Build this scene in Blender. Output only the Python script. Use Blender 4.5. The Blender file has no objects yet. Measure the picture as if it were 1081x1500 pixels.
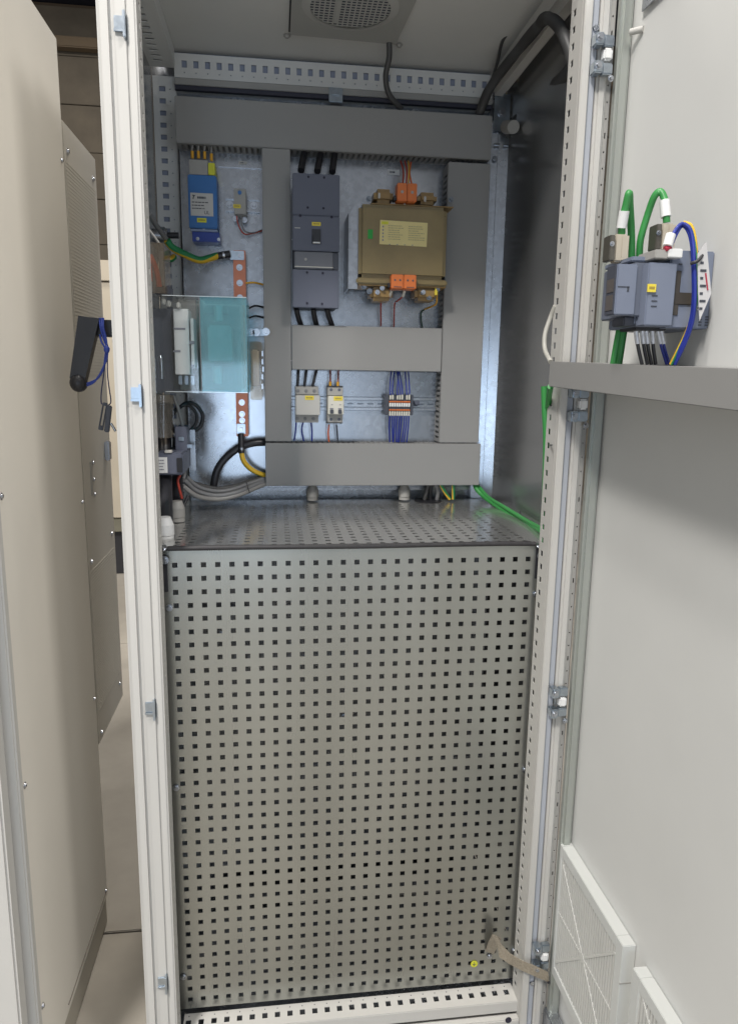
import bpy, bmesh, math, random
from mathutils import Vector, Matrix
random.seed(7)
scene = bpy.context.scene
COL = scene.collection
R = math.radians

# ------------------------------------------------------------------ camera
cam_d = bpy.data.cameras.new('camera'); cam = bpy.data.objects.new('camera', cam_d); COL.objects.link(cam)
yaw, pitch, roll = 0.1297, 0.1863, 0.0154
f_ = Vector((math.sin(yaw)*math.cos(pitch), math.cos(yaw)*math.cos(pitch), -math.sin(pitch)))
r_ = Vector((math.cos(yaw), -math.sin(yaw), 0)); u_ = r_.cross(f_)
r2 = r_*math.cos(roll)+u_*math.sin(roll); u2 = -r_*math.sin(roll)+u_*math.cos(roll)
M4 = Matrix(((r2.x, u2.x, -f_.x, .1811), (r2.y, u2.y, -f_.y, -1.2621), (r2.z, u2.z, -f_.z, .3331), (0, 0, 0, 1)))
cam.matrix_world = M4
cam_d.sensor_fit = 'VERTICAL'; cam_d.sensor_height = 36; cam_d.lens = 36*1046.9/1500
cam_d.clip_start = .02; cam_d.clip_end = 100
scene.camera = cam

# ------------------------------------------------------------------ light
W = bpy.data.worlds.new('World'); scene.world = W; W.use_nodes = True
bg = W.node_tree.nodes['Background']; bg.inputs[0].default_value = (.76, .80, .86, 1); bg.inputs[1].default_value = .47
def area(name, loc, target, size, sy, power, col):
    l = bpy.data.lights.new(name, 'AREA'); l.shape = 'RECTANGLE'; l.size = size; l.size_y = sy; l.energy = power; l.color = col
    o = bpy.data.objects.new(name, l); COL.objects.link(o); o.location = loc
    o.rotation_euler = (Vector(target)-Vector(loc)).to_track_quat('-Z', 'Y').to_euler(); return o
area('hall_and_fill_lamp', (.25, -.225, 4.6), (.25, -.225, 0), 1.2, .04, 55, (1, .96, .90))
area('hall_and_fill_lamp', (-.9, -1.7, 4.6), (.2, 0, 0), .35, .35, 85, (1, .96, .91))
area('hall_and_fill_lamp', (-1.8, -3.4, 4.4), (.3, 0, .3), .7, .7, 310, (1, .965, .92))
area('hall_and_fill_lamp', (2.8, -3.2, 4.4), (.1, 0, .3), .8, .8, 165, (1, .965, .93))  # added fill from the right front, brightens the neighbour and left interior
area('hall_and_fill_lamp', (.3, 2.3, 3.85), (-.6, 2.6, -1), .8, .8, 120, (1, .93, .84))  # added fill behind, out of view, brightens the gap and neighbour's side
area('daylight_window', (-.45, -5.4, -.1), (-.4, 0, .1), 1.1, 1.1, 27, (.62, .79, 1))
area('daylight_window', (2.5, -5.4, -.05), (.9, 0, .1), 1.0, 1.2, 22, (.68, .82, 1))
area('daylight_window', (.78, -5.4, .0), (.6, 0, .1), .14, 1.3, 5, (.64, .80, 1))
scene.view_settings.view_transform = 'Standard'; scene.view_settings.look = 'None'
scene.view_settings.exposure = -0.04; scene.view_settings.gamma = 1

# ------------------------------------------------------------------ materials
def srgb(r, g, b):
    f = lambda c: ((c/255)/12.92 if c <= 10 else (((c/255)+.055)/1.055)**2.4)
    return (f(r), f(g), f(b), 1)
def mat(name, col, rough=.5, metal=0, var=.06, vs=6, bump=0, bs=600, spec=.5, streak=False, kind='noise', aniso=0):
    m = bpy.data.materials.new(name); m.use_nodes = True; nt = m.node_tree; n = nt.nodes; L = nt.links
    b = n['Principled BSDF']; b.inputs['Roughness'].default_value = rough; b.inputs['Metallic'].default_value = metal
    b.inputs['Specular IOR Level'].default_value = spec
    tc = n.new('ShaderNodeTexCoord'); mp = n.new('ShaderNodeMapping'); L.new(tc.outputs['Object'], mp.inputs[0])
    if streak: mp.inputs['Scale'].default_value = (1, 1, .12)
    if kind == 'vor':
        t = n.new('ShaderNodeTexVoronoi'); t.inputs['Scale'].default_value = vs; t.feature = 'F1'
        L.new(mp.outputs[0], t.inputs['Vector']); fac = t.outputs['Color']
        sp = n.new('ShaderNodeSeparateColor'); L.new(fac, sp.inputs[0]); vf = sp.outputs[0]
        t2 = n.new('ShaderNodeTexNoise'); t2.inputs['Scale'].default_value = 5; t2.inputs['Detail'].default_value = 4; L.new(mp.outputs[0], t2.inputs['Vector'])
        mx = n.new('ShaderNodeMix'); mx.inputs[0].default_value = .55; L.new(vf, mx.inputs[2]); L.new(t2.outputs['Fac'], mx.inputs[3]); vf = mx.outputs[0]
    else:
        t = n.new('ShaderNodeTexNoise'); t.inputs['Scale'].default_value = vs; t.inputs['Detail'].default_value = 5; t.inputs['Roughness'].default_value = .6
        L.new(mp.outputs[0], t.inputs['Vector']); vf = t.outputs['Fac']
    cr = n.new('ShaderNodeValToRGB'); e = cr.color_ramp.elements
    e[0].position = .25; e[1].position = .75
    e[0].color = (col[0]*(1-var), col[1]*(1-var), col[2]*(1-var), 1); e[1].color = (min(1, col[0]*(1+var)), min(1, col[1]*(1+var)), min(1, col[2]*(1+var)), 1)
    L.new(vf, cr.inputs[0]); L.new(cr.outputs[0], b.inputs['Base Color'])
    mr = n.new('ShaderNodeMapRange'); mr.inputs['To Min'].default_value = rough*.85; mr.inputs['To Max'].default_value = min(1, rough*1.2)
    L.new(vf, mr.inputs[0]); L.new(mr.outputs[0], b.inputs['Roughness'])
    if bump:
        nb = n.new('ShaderNodeTexNoise'); nb.inputs['Scale'].default_value = bs; nb.inputs['Detail'].default_value = 2; L.new(tc.outputs['Object'], nb.inputs['Vector'])
        bp = n.new('ShaderNodeBump'); bp.inputs['Strength'].default_value = bump; bp.inputs['Distance'].default_value = .001
        L.new(nb.outputs['Fac'], bp.inputs['Height']); L.new(bp.outputs[0], b.inputs['Normal'])
    return m
def clear(name, col, alpha, rough=.06):
    m = bpy.data.materials.new(name); m.use_nodes = True; nt = m.node_tree; n = nt.nodes; L = nt.links
    for x in list(n): n.remove(x)
    o = n.new('ShaderNodeOutputMaterial'); tr = n.new('ShaderNodeBsdfTransparent'); tr.inputs[0].default_value = col
    g = n.new('ShaderNodeBsdfGlossy'); g.inputs['Roughness'].default_value = rough
    d = n.new('ShaderNodeBsdfDiffuse'); d.inputs[0].default_value = col
    lw = n.new('ShaderNodeLayerWeight'); lw.inputs[0].default_value = .5
    pw = n.new('ShaderNodeMath'); pw.operation = 'POWER'; pw.inputs[1].default_value = 4; L.new(lw.outputs['Facing'], pw.inputs[0])
    fr = n.new('ShaderNodeMath'); fr.operation = 'MULTIPLY_ADD'; fr.inputs[1].default_value = .45; fr.inputs[2].default_value = .035; L.new(pw.outputs[0], fr.inputs[0])
    tx = n.new('ShaderNodeTexNoise'); tx.inputs['Scale'].default_value = 14
    mr = n.new('ShaderNodeMapRange'); mr.inputs['To Min'].default_value = alpha*.7; mr.inputs['To Max'].default_value = alpha*1.3; L.new(tx.outputs['Fac'], mr.inputs[0])
    m1 = n.new('ShaderNodeMixShader'); L.new(mr.outputs[0], m1.inputs[0]); L.new(tr.outputs[0], m1.inputs[1]); L.new(d.outputs[0], m1.inputs[2])
    m2 = n.new('ShaderNodeMixShader'); L.new(fr.outputs[0], m2.inputs[0]); L.new(m1.outputs[0], m2.inputs[1]); L.new(g.outputs[0], m2.inputs[2])
    L.new(m2.outputs[0], o.inputs[0]); return m
PAINT = mat('light_grey_paint', (.50, .488, .46, 1), .42, var=.02, vs=3, bump=.04, bs=500)
PAINT2 = mat('door_paint', (.62, .62, .60, 1), .45, var=.04, vs=2.5, bump=.04, bs=500)
PAINTB = mat('neighbour_paint', (.72, .685, .615, 1), .5, var=.04, vs=2, bump=.04, bs=500)
GALV = mat('galvanised_steel', (.40, .415, .44, 1), .25, .86, var=.09, vs=110, kind='vor')
GALVP = mat('perforated_steel', (.375, .378, .348, 1), .27, .86, var=.13, vs=4, streak=True)
SHELF = mat('shelf_steel', (.58, .58, .57, 1), .18, .82, var=.08, vs=7)
WALLG = mat('side_wall_steel', (.38, .385, .39, 1), .24, .80, var=.14, vs=3, streak=True)
TUBE = mat('frame_tube_steel', (.42, .44, .41, 1), .3, .6, var=.05, vs=30, streak=True)
RAILM = mat('darkened_zinc', (.22, .24, .27, 1), .3, .8, var=.1, vs=40)  # zinc darkened to give the shade lines at the rail lips
ZINC = mat('zinc', (.44, .49, .54, 1), .30, 1, var=.12, vs=90)
CHROME = mat('bright_screw', (.50, .52, .56, 1), .28, 1, var=.05, vs=200)
DUCT = mat('grey_trunking_pvc', (.265, .262, .255, 1), .55, var=.02, vs=8, bump=.06, bs=1500)
DUCTS = DUCT
BLACK = mat('black_plastic', (.022, .022, .026, 1), .42, var=.1, vs=30)
BLKC = mat('black_cable', (.02, .02, .024, 1), .38, var=.15, vs=40)
RUBBER = mat('rubber_trim', (.035, .033, .035, 1), .6, var=.3, vs=200)
SLATE = mat('slate_grey_plastic', (.105, .115, .155, 1), .5, var=.04, vs=20)
SLATE2 = mat('dark_slate_plastic', (.06, .066, .085, 1), .5, var=.05, vs=20)
MODUL = mat('module_plastic', (.17, .195, .26, 1), .5, var=.04, vs=20)
BLUE = mat('blue_plastic', (.035, .15, .40, 1), .45, var=.06, vs=20)
DBLUE = mat('deep_blue_plastic', (.02, .05, .28, 1), .4, var=.1, vs=20)
WIREB = mat('blue_wire', (.015, .03, .26, 1), .4, var=.12, vs=50)
LBLUE = mat('blue_cord', (.03, .06, .33, 1), .5, var=.1, vs=50)
GREEN = mat('green_cable', (.04, .25, .06, 1), .4, var=.06, vs=20)
GREY = mat('grey_plastic', (.34, .33, .31, 1), .5, var=.04, vs=20)
LGREY = mat('light_grey_plastic', (.48, .47, .44, 1), .5, var=.04, vs=20)
GCABLE = mat('grey_cable', (.20, .20, .205, 1), .45, var=.08, vs=20)
DGCABLE = mat('dark_conduit', (.06, .06, .06, 1), .5, var=.12, vs=40)
CREAM = mat('cream_plastic', (.62, .60, .53, 1), .5, var=.03, vs=20)
WHITE = mat('white_plastic', (.72, .72, .71, 1), .45, var=.03, vs=20)
BEIGE = mat('beige_connector', (.46, .41, .33, 1), .4, var=.05, vs=30)
YEL = mat('yellow_label', (.72, .58, .06, 1), .55, var=.05, vs=40)
YEL2 = mat('pale_yellow_label', (.70, .60, .27, 1), .5, var=.04, vs=40)
YGRN = mat('yellow_green_plastic', (.62, .62, .04, 1), .5, var=.05, vs=40)
ORANGE = mat('orange_plastic', (.62, .16, .035, 1), .45, var=.05, vs=30)
AMBER = mat('amber_sleeve', (.70, .36, .03, 1), .5, var=.05, vs=40)
RESIN = mat('varnished_core', (.23, .175, .08, 1), .28, var=.2, vs=9)
RESIN2 = mat('varnished_winding', (.28, .175, .06, 1), .35, var=.2, vs=30)
COPPER = mat('copper', (.46, .17, .10, 1), .38, .6, var=.15, vs=30)
RED = mat('red_wire', (.42, .05, .03, 1), .45, var=.1, vs=40)
ORW = mat('orange_wire', (.72, .14, .04, 1), .45, var=.1, vs=40)
INK = mat('ink', (.05, .055, .07, 1), .6, var=.2, vs=80)
INKG = mat('grey_ink', (.22, .22, .26, 1), .6, var=.2, vs=80)
DARK = mat('opening_dark', (.01, .008, .025, 1), .6, var=.2, vs=30)
BRAID = mat('tinned_braid', (.33, .29, .23, 1), .45, .5, var=.3, vs=300)
TAG = mat('green_tag', (.02, .35, .05, 1), .5)
CRED = mat('crimson_plastic', (.4, .02, .05, 1), .45)
SILV = mat('cable_marker', (.66, .67, .70, 1), .3, .2, var=.25, vs=160)
CLR = clear('clear_cover', (.93, .94, .94, 1), .015)
TEAL = clear('teal_tinted_cover', (.50, .80, .86, 1), .20)
SMOKE = clear('smoked_cover', (.72, .66, .58, 1), .10)
def striped(name, ca, cb, scale=1.0):
    m = bpy.data.materials.new(name); m.use_nodes = True; nt = m.node_tree; n = nt.nodes; L = nt.links; b = n['Principled BSDF']
    b.inputs['Roughness'].default_value = .42
    uv = n.new('ShaderNodeUVMap'); s = n.new('ShaderNodeSeparateXYZ'); L.new(uv.outputs[0], s.inputs[0])
    g = n.new('ShaderNodeMath'); g.operation = 'FRACT'; L.new(s.outputs[0], g.inputs[0])
    c = n.new('ShaderNodeMath'); c.operation = 'GREATER_THAN'; c.inputs[1].default_value = .5; L.new(g.outputs[0], c.inputs[0])
    mx = n.new('ShaderNodeMix'); mx.data_type = 'RGBA'; mx.inputs[6].default_value = ca; mx.inputs[7].default_value = cb
    L.new(c.outputs[0], mx.inputs[0]); L.new(mx.outputs[2], b.inputs['Base Color']); return m
YG = striped('yellow_green_cable', (.70, .44, .03, 1), (.02, .20, .07, 1))

# ------------------------------------------------------------------ mesh helpers
ORG = Vector((0, 0, 0))
class MB:
    def __init__(s): s.v = []; s.f = []; s.uv = None; s.sm = []
    def add(s, v, f, smooth=False):
        o = len(s.v); s.v += [tuple(x) for x in v]; s.f += [tuple(i+o for i in q) for q in f]; s.sm += [smooth]*len(f)
    def box(s, x0, x1, y0, y1, z0, z1, b=0, rot=None):
        if x0 > x1: x0, x1 = x1, x0
        if y0 > y1: y0, y1 = y1, y0
        if z0 > z1: z0, z1 = z1, z0
        b = min(b, (x1-x0)*.45, (y1-y0)*.45, (z1-z0)*.45)
        bm = bmesh.new(); bmesh.ops.create_cube(bm, size=1)
        for v in bm.verts: v.co = Vector(((x0+x1)/2+v.co.x*(x1-x0), (y0+y1)/2+v.co.y*(y1-y0), (z0+z1)/2+v.co.z*(z1-z0)))
        if b > 0: bmesh.ops.bevel(bm, geom=list(bm.edges), offset=b, segments=2, affect='EDGES', clamp_overlap=True)
        if rot: bmesh.ops.rotate(bm, verts=bm.verts, cent=rot[0], matrix=Matrix.Rotation(rot[2], 3, rot[1]))
        bm.verts.index_update(); s.add([v.co for v in bm.verts], [[v.index for v in f.verts] for f in bm.faces]); bm.free(); return s
    def cyl(s, p0, p1, r, r1=None, n=14, cap=True):
        p0 = Vector(p0); p1 = Vector(p1); d = (p1-p0).normalized(); r1 = r if r1 is None else r1
        a = d.orthogonal().normalized(); c = d.cross(a)
        v = []; f = []
        for k in range(n):
            t = 2*math.pi*k/n; q = a*math.cos(t)+c*math.sin(t); v.append(p0+q*r); v.append(p1+q*r1)
        for k in range(n): j = (k+1) % n; f.append((2*k, 2*j, 2*j+1, 2*k+1))
        s.add(v, f, True)
        if cap: s.add([v[2*k] for k in range(n)], [tuple(range(n))[::-1]]); s.add([v[2*k+1] for k in range(n)], [tuple(range(n))])
        return s
    def sphere(s, c, r, sq=(1, 1, 1), n=14):
        bm = bmesh.new(); bmesh.ops.create_uvsphere(bm, u_segments=n, v_segments=n//2+2, radius=1)
        bm.verts.index_update(); s.add([(c[0]+v.co.x*r*sq[0], c[1]+v.co.y*r*sq[1], c[2]+v.co.z*r*sq[2]) for v in bm.verts], [[v.index for v in f.verts] for f in bm.faces], True); bm.free(); return s
    def sheet(s, O, U, V, us, vs, hole, t=.0015):
        # flat sheet in the U,V plane with real openings; thickness runs along U x V
        O = Vector(O); U = Vector(U); V = Vector(V); N = U.cross(V).normalized()*t
        nu, nv = len(us), len(vs); P = [O+U*a+V*b for a in us for b in vs]; base = len(P)
        solid = [[not hole(i, j) for j in range(nv-1)] for i in range(nu-1)]
        f = []
        idx = lambda i, j: i*nv+j
        for i in range(nu-1):
            for j in range(nv-1):
                if not solid[i][j]: continue
                q = (idx(i, j), idx(i+1, j), idx(i+1, j+1), idx(i, j+1)); f.append(q); f.append(tuple(k+base for k in q[::-1]))
                for (di, dj, a, b) in ((-1, 0, 3, 0), (1, 0, 1, 2), (0, -1, 0, 1), (0, 1, 2, 3)):
                    ii, jj = i+di, j+dj
                    if ii < 0 or jj < 0 or ii >= nu-1 or jj >= nv-1 or not solid[ii][jj]:
                        f.append((q[a], q[a]+base, q[b]+base, q[b])[::-1])
        s.add(P+[p-N for p in P], f); return s
    def poly(s, pts, y0, y1, axis='y'):
        n = len(pts)
        if axis == 'y': A = [(a, y0, b) for a, b in pts]; B = [(a, y1, b) for a, b in pts]
        elif axis == 'x': A = [(y0, a, b) for a, b in pts]; B = [(y1, a, b) for a, b in pts]
        else: A = [(a, b, y0) for a, b in pts]; B = [(a, b, y1) for a, b in pts]
        s.add(A+B, [tuple(range(n)), tuple(range(n, 2*n))[::-1]]+[(k, k+n, (k+1) % n+n, (k+1) % n) for k in range(n)]); return s
    def tube(s, pts, r, n=10, sub=6, twist=None, phase=0):
        P = [Vector(p) for p in pts]
        if len(P) == 2: path = P
        else:
            path = []
            Q = [P[0]*2-P[1]]+P+[P[-1]*2-P[-2]]
            for i in range(1, len(Q)-2):
                for k in range(sub):
                    t = k/sub; a, b, c, d = Q[i-1], Q[i], Q[i+1], Q[i+2]
                    path.append(.5*((2*b)+(c-a)*t+(2*a-5*b+4*c-d)*t*t+(3*b-a-3*c+d)*t**3))
            path.append(P[-1])
        T = (path[1]-path[0]).normalized(); a = T.orthogonal().normalized()
        v = []; f = []; m = len(path)
        for i, p in enumerate(path):
            T = (path[min(i+1, m-1)]-path[max(i-1, 0)]).normalized(); a = (a-T*a.dot(T)).normalized(); b = T.cross(a)
            rr = r(i/(m-1)) if callable(r) else r
            for k in range(n): q = 2*math.pi*k/n; v.append(p+a*math.cos(q)*rr+b*math.sin(q)*rr)
        uvs = []
        for i in range(m-1):
            for k in range(n):
                j = (k+1) % n; f.append((i*n+k, i*n+j, (i+1)*n+j, (i+1)*n+k))
                if twist is not None:
                    o = twist*i/m+phase; uvs.append(((k/n+o, i), ((k+1)/n+o, i), ((k+1)/n+o, i+1), (k/n+o, i+1)))
        s.add(v, f, True); s.add([v[k] for k in range(n)], [tuple(range(n))[::-1]]); s.add([v[(m-1)*n+k] for k in range(n)], [tuple(range(n))])
        if twist is not None: s.uv = (s.uv or [])+uvs+[None, None]
        return s
    def build(s, name, m, parent=None):
        me = bpy.data.meshes.new(name); me.from_pydata([tuple(Vector(v)-ORG) for v in s.v], [], s.f); me.update()
        me.polygons.foreach_set('use_smooth', s.sm)
        if s.uv:
            ul = me.uv_layers.new(name='UVMap')
            for p, u in zip(me.polygons, s.uv):
                if u:
                    for li, c in zip(p.loop_indices, u): ul.data[li].uv = c
        me.materials.append(m); o = bpy.data.objects.new(name, me); COL.objects.link(o)
        if parent: o.parent = parent
        else: o.location = ORG
        return o
def tag(o, label, cat, group=None):
    o['label'] = label; o['category'] = cat
    if group: o['group'] = group
    return o
def thing(name, label, cat, loc, group=None):
    global ORG
    ORG = Vector(loc); o = bpy.data.objects.new(name, None); COL.objects.link(o); o.location = ORG; o.empty_display_size = .02
    return tag(o, label, cat, group)
def org(loc):
    global ORG; ORG = Vector(loc)
def copy_tree(o, loc=None, parent=None):
    c = o.copy(); COL.objects.link(c)
    if parent: c.parent = parent
    if loc: c.location = loc
    for ch in list(o.children): copy_tree(ch, None, c)
    return c
def box(name, m, parent, x0, x1, y0, y1, z0, z1, b=.001):
    o = MB().box(x0, x1, y0, y1, z0, z1, b).build(name, m, parent)
    if name == 'yellow_sticker':
        w, h = x1-x0, z1-z0; mb = MB()
        for k in range(5): mb.box(x0+w*(.17+.14*k), x0+w*(.27+.14*k), min(y0, y1)-.0003, min(y0, y1), z0+h*.35, z0+h*.68)
        mb.build('print', STICKINK, o)
    return o
def cyl(name, m, parent, p0, p1, r, r1=None, n=16): return MB().cyl(p0, p1, r, r1, n).build(name, m, parent)
STICKINK = mat('sticker_ink', (.30, .22, .05, 1), .6)
def bolt(name, parent, c, ax, r=.005, h=.004, m=None):
    c = Vector(c); a = Vector(ax); mb = MB(); mb.cyl(c, c+a*h*.25, r*1.5, n=14); mb.cyl(c+a*h*.25, c+a*h, r, r*.85, n=6 if r > .004 else 12)
    return mb.build(name, m or CHROME, parent)
def cable(name, m, pts, r, label, cat='cable', group=None, twist=None, n=10, parent=None):
    if parent is None: org(pts[0])
    o = MB().tube(pts, r, n=n, twist=twist).build(name, m, parent)
    if parent is None: tag(o, label, cat, group)
    return o
def printlines(parent, x0, x1, z0, z1, y, rows, m=None, seed=1, axis='y', fill=.85, name='print', h=.32):
    rnd = random.Random(seed); mb = MB(); dz = (z1-z0)/rows
    for k in range(rows):
        zc = z1-(k+.5)*dz; x = x0; end = x0+(x1-x0)*rnd.uniform(.55, 1)*fill/.85
        while x < min(end, x1):
            w = rnd.uniform(.04, .16)*(x1-x0); w = min(w, x1-x)
            if axis == 'y': mb.box(x, x+w, y-.0003, y, zc-dz*h/2, zc+dz*h/2)
            else: mb.box(y-.0003, y, x, x+w, zc-dz*h/2, zc+dz*h/2)
            x += w+.03*(x1-x0)
    return mb.build(name, m or INKG, parent)

def breaks(lo, hi, centres, h):
    out = [lo]
    for c in centres: out += [c-h/2, c+h/2]
    return out+[hi]

# ------------------------------------------------------------------ setting
FLZ = -1.03
org((0, 0, 0))
def floor_mat():
    m = mat('concrete_floor', (.31, .285, .245, 1), .6, var=.34, vs=1.6, bump=.3, bs=60)
    return m
def slabs():
    FM = floor_mat(); par = None
    base = MB().box(-9, 6, -6, 9, FLZ-.08, FLZ-.004).build('floor', mat('joint_filler', (.05, .045, .04, 1), .8), None); base['kind'] = 'structure'
    xs = [-9, -4.2, -.93, 2.2, 6]; ys = [-6, -2.9, .352, 2.35, 5.2, 9]
    for i in range(4):
        for j in range(5):
            o = MB().box(xs[i]+.003, xs[i+1]-.003, ys[j]+.003, ys[j+1]-.003, FLZ-.03, FLZ, .002).build('floor_slab', FM, base)
slabs()
wall = MB()
wm = mat('brown_board_wall', (.135, .112, .082, 1), .75, var=.3, vs=2.4)
hb = box('hall_wall', mat('wall_back', (.10, .07, .045, 1), .8), None, -7, 5, 7.02, 7.2, FLZ, 3.95, 0); hb['kind'] = 'structure'
for k in range(11):
    z = FLZ+k*.45; box('wall_board', wm, hb, -7, 5, 6.995-.006*(k % 2), 7.018, z+.004, z+.446, .004)
hr = box('hall_ceiling', mat('dark_roof', (.012, .012, .022, 1), .8), None, -9, 6, 2.6, 9, 3.96, 4.04, 0); hr['kind'] = 'structure'
rb = box('roof_beam', mat('beam', (.16, .115, .07, 1), .7), hr, -7, 5, 6.85, 6.97, 3.50, 3.60, .01)

# far cabinets
far = thing('machine_cabinet', 'low pale beige cabinet far behind, at the end of the gap by the left wall', 'cabinet', (-.6, 3.85, FLZ))
FARP = mat('far_cabinet_paint', (.42, .37, .29, 1), .5)
box('body', FARP, far, -1.5, .2, 3.62, 4.1, -.62, .90, .004)
box('top_cover', FARP, far, -1.52, .22, 3.60, 4.1, .905, 1.03, .004)
box('lower_panel', mat('grey_olive_paint', (.16, .15, .11, 1), .6), far, -1.5, .2, 3.64, 4.1, -.72, -.625, .004)
box('plinth', BLACK, far, -1.48, .18, 3.7, 4.1, FLZ+.002, -.725, .004)  # black block stands in for the dark opening under the cabinet
box('leg_frame', GREY, far, -.62, -.58, 3.6, 3.64, FLZ+.002, -.63, .002)

# neighbouring enclosure on the left
nb = thing('neighbour_enclosure', 'tall beige steel enclosure filling the left edge of the picture', 'enclosure', (-.45, .15, FLZ))
box('side_panel', PAINTB, nb, -.272, -.25, -.098, .395, FLZ+.075, .995, .004)
box('front_frame', PAINT, nb, -.275, -.2445, -.125, -.1055, FLZ+.02, 1.0, .003)
box('front_door', PAINT, nb, -.80, -.258, -.165, -.132, FLZ+.06, .995, .004)
box('door_seal', GCABLE, nb, -.79, -.262, -.1315, -.1255, FLZ+.065, .985, 0)
box('body', PAINTB, nb, -.80, -.274, -.10, .392, FLZ+.075, .99, 0)
box('plinth', mat('plinth_paint', (.40, .37, .31, 1), .55), nb, -.80, -.253, -.10, .39, FLZ+.002, FLZ+.072, .003)
for z in (.76, .05, -.42, -.93):
    bolt('screw', nb, (-.25, .377, z), (1, 0, 0), .0035, .003)
for z in (.14, -.36, -.80): bolt('screw', nb, (-.25, -.086, z), (1, 0, 0), .004, .003)
MB().box(-.2515, -.2485, .05, .39, -.9355, -.933).build('seam', mat('seam_line', (.2, .18, .15, 1), .6), nb)
# perforated rear guard
pg = thing('perforated_guard', 'grey beige guard plate with fine perforation behind the tall beige enclosure', 'guard plate', (-.30, .55, -.55))
nz = lambda a, b, p: [a+p*k for k in range(int((b-a)/p)+1)]
def fine(z0, z1, y0, y1, slope):
    mb = MB(); p = .0075
    # raised mesh strips: rows of small bars over a darker backing, cut on the slant like the guard's border
    k = 0; z = z0
    while z < z1:
        mb.box(-.2499, -.2492, y0, y1, z, z+p*.55); z += p; k += 1
    return mb
g0 = mat('guard_paint', (.54, .51, .45, 1), .5, var=.05, vs=3)
box('plate', g0, pg, -.33, -.25, .40, .675, -.55, .845, .002)
o = fine(.33, .765, .405, .655, 0).build('mesh_strips', mat('mesh_paint', (.56, .53, .465, 1), .5), pg); o['kind'] = 'stuff'
o = fine(-.47, -.12, .405, .655, 0).build('mesh_strips', mat('mesh_paint2', (.56, .53, .465, 1), .5), pg); o['kind'] = 'stuff'
for (y, z) in ((.425, .79), (.64, .79), (.425, -.10), (.64, -.08), (.425, -.53), (.64, -.50)): bolt('screw', pg, (-.25, y, z), (1, 0, 0), .005, .004)
box('latch', CHROME, pg, -.25, -.238, .61, .635, .115, .165, .003)
box('cable_slot', GREY, pg, -.2505, -.2492, .460, .478, .05, .13, 0)
for z in (.125, .085, .05): bolt('rivet', pg, (-.249, .487, z), (1, 0, 0), .004, .003)

# ------------------------------------------------------------------ the enclosure
XL, XR, YF, YB, ZT, ZB = -.090, .734, -.06, .52, 1.035, -1.0
cab = thing('switchgear_enclosure', 'tall open grey switchgear enclosure in the centre with perforated lower cover', 'enclosure', (.33, .22, FLZ))
PZH = [-.92+.025*k for k in range(79)]
def hole_face(name, m, O, U, V, w, lo, hi, cen, hc, hw, hh, dc, dr, parent, t=.0015, big=None):
    # U across (holes at hc, dots at dc), V along (holes every 25 mm)
    us = sorted([(0, 'e'), (hc-hw/2, 'h0'), (hc+hw/2, 'h1'), (dc-dr, 'd0'), (dc+dr, 'd1'), (w, 'e')], key=lambda q: q[0]); names = [q[1] for q in us]; us = [q[0] for q in us]
    vs = [lo]
    for c in cen: vs += [c-hh/2, c-dr, c+dr, c+hh/2]
    vs.append(hi); ih = names.index('h0'); idd = names.index('d0')
    def hole(i, j):
        if j == 0 or j == len(vs)-2: return False
        k = (j-1) % 4
        return (i == ih and k in (0, 1, 2)) or (i == idd and k == 1)
    return MB().sheet(O, U, V, us, vs, hole, t).build(name, m, parent)
# left front post (lip, channel, lip) and its perforated inner face
lp = MB(); lp.box(-.072, -.049, -.078, -.035, ZB, ZT, .006).box(-.049, -.0285, -.073, -.035, ZB, ZT).box(-.0285, -.0165, -.078, -.035, ZB, ZT, .0015)
lp = lp.build('front_post', PAINT, cab)
box('channel_strip', PAINT, cab, -.0465, -.0305, -.0752, -.0733, ZB+.01, ZT, .0008)
cen = [.0175+.025*k for k in range(-37, 40)]
hole_face('perforated_face', PAINT, (-.0150, -.076, 0), (0, 1, 0), (0, 0, 1), .042, ZB, ZT-.001, cen, .026, .0105, .0105, .038, .0012, lp, .0014)
# right front post
rp = MB(); rp.box(.6650, .6785, -.070, -.0595, ZB, ZT, .0015).box(.6790, .692, -.060, -.035, ZB, ZT).box(.692, .709, -.070, -.035, ZB, ZT, .004)
rp = rp.build('front_post', PAINT, cab)
box('channel_strip', mat('shaded_gap', (.36, .38, .42, 1), .7), cab, .679, .6905, -.0645, -.0605, ZB+.01, ZT, .001)  # blue-grey colour stands in for the shaded gap in this post
hole_face('perforated_face', PAINT, (.6650, -.0125, 0), (0, -1, 0), (0, 0, 1), .046, ZB, ZT-.001, cen, .0145, .0115, .0105, .005, .0012, rp, .0014)
box('post_core', WALLG, rp, .672, .716, -.030, -.012, ZB, ZT, 0)
# side walls, back, roof, floor plate
box('side_wall', WALLG, cab, XR-.003, XR, -.03, YB+.02, ZB, ZT-.004, 0)
box('side_wall', PAINT, cab, XL-.004, XL, .065, YB+.02, ZB, ZT-.004, 0)
box('side_return', PAINT, cab, -.074, -.070, -.034, .064, ZB, ZT-.004, 0)
box('side_lining', WALLG, cab, XL+.001, XL+.003, .066, YB, ZB+.01, ZT-.03, 0)
box('back_wall', GALV, cab, XL, XR-.004, YB+.024, YB+.028, ZB, ZT-.004, 0)
roof = box('roof', PAINT2, cab, XL+.016, XR, -.055, YB+.022, ZT, ZT+.006, .001)
box('roof_lip', PAINT, roof, XL+.03, XR-.03, -.078, -.056, ZT-.018, ZT+.006, .003)
box('floor_plate', GALV, cab, XL, XR-.005, 0.0, YB, ZB-.002, ZB, 0)
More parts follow.
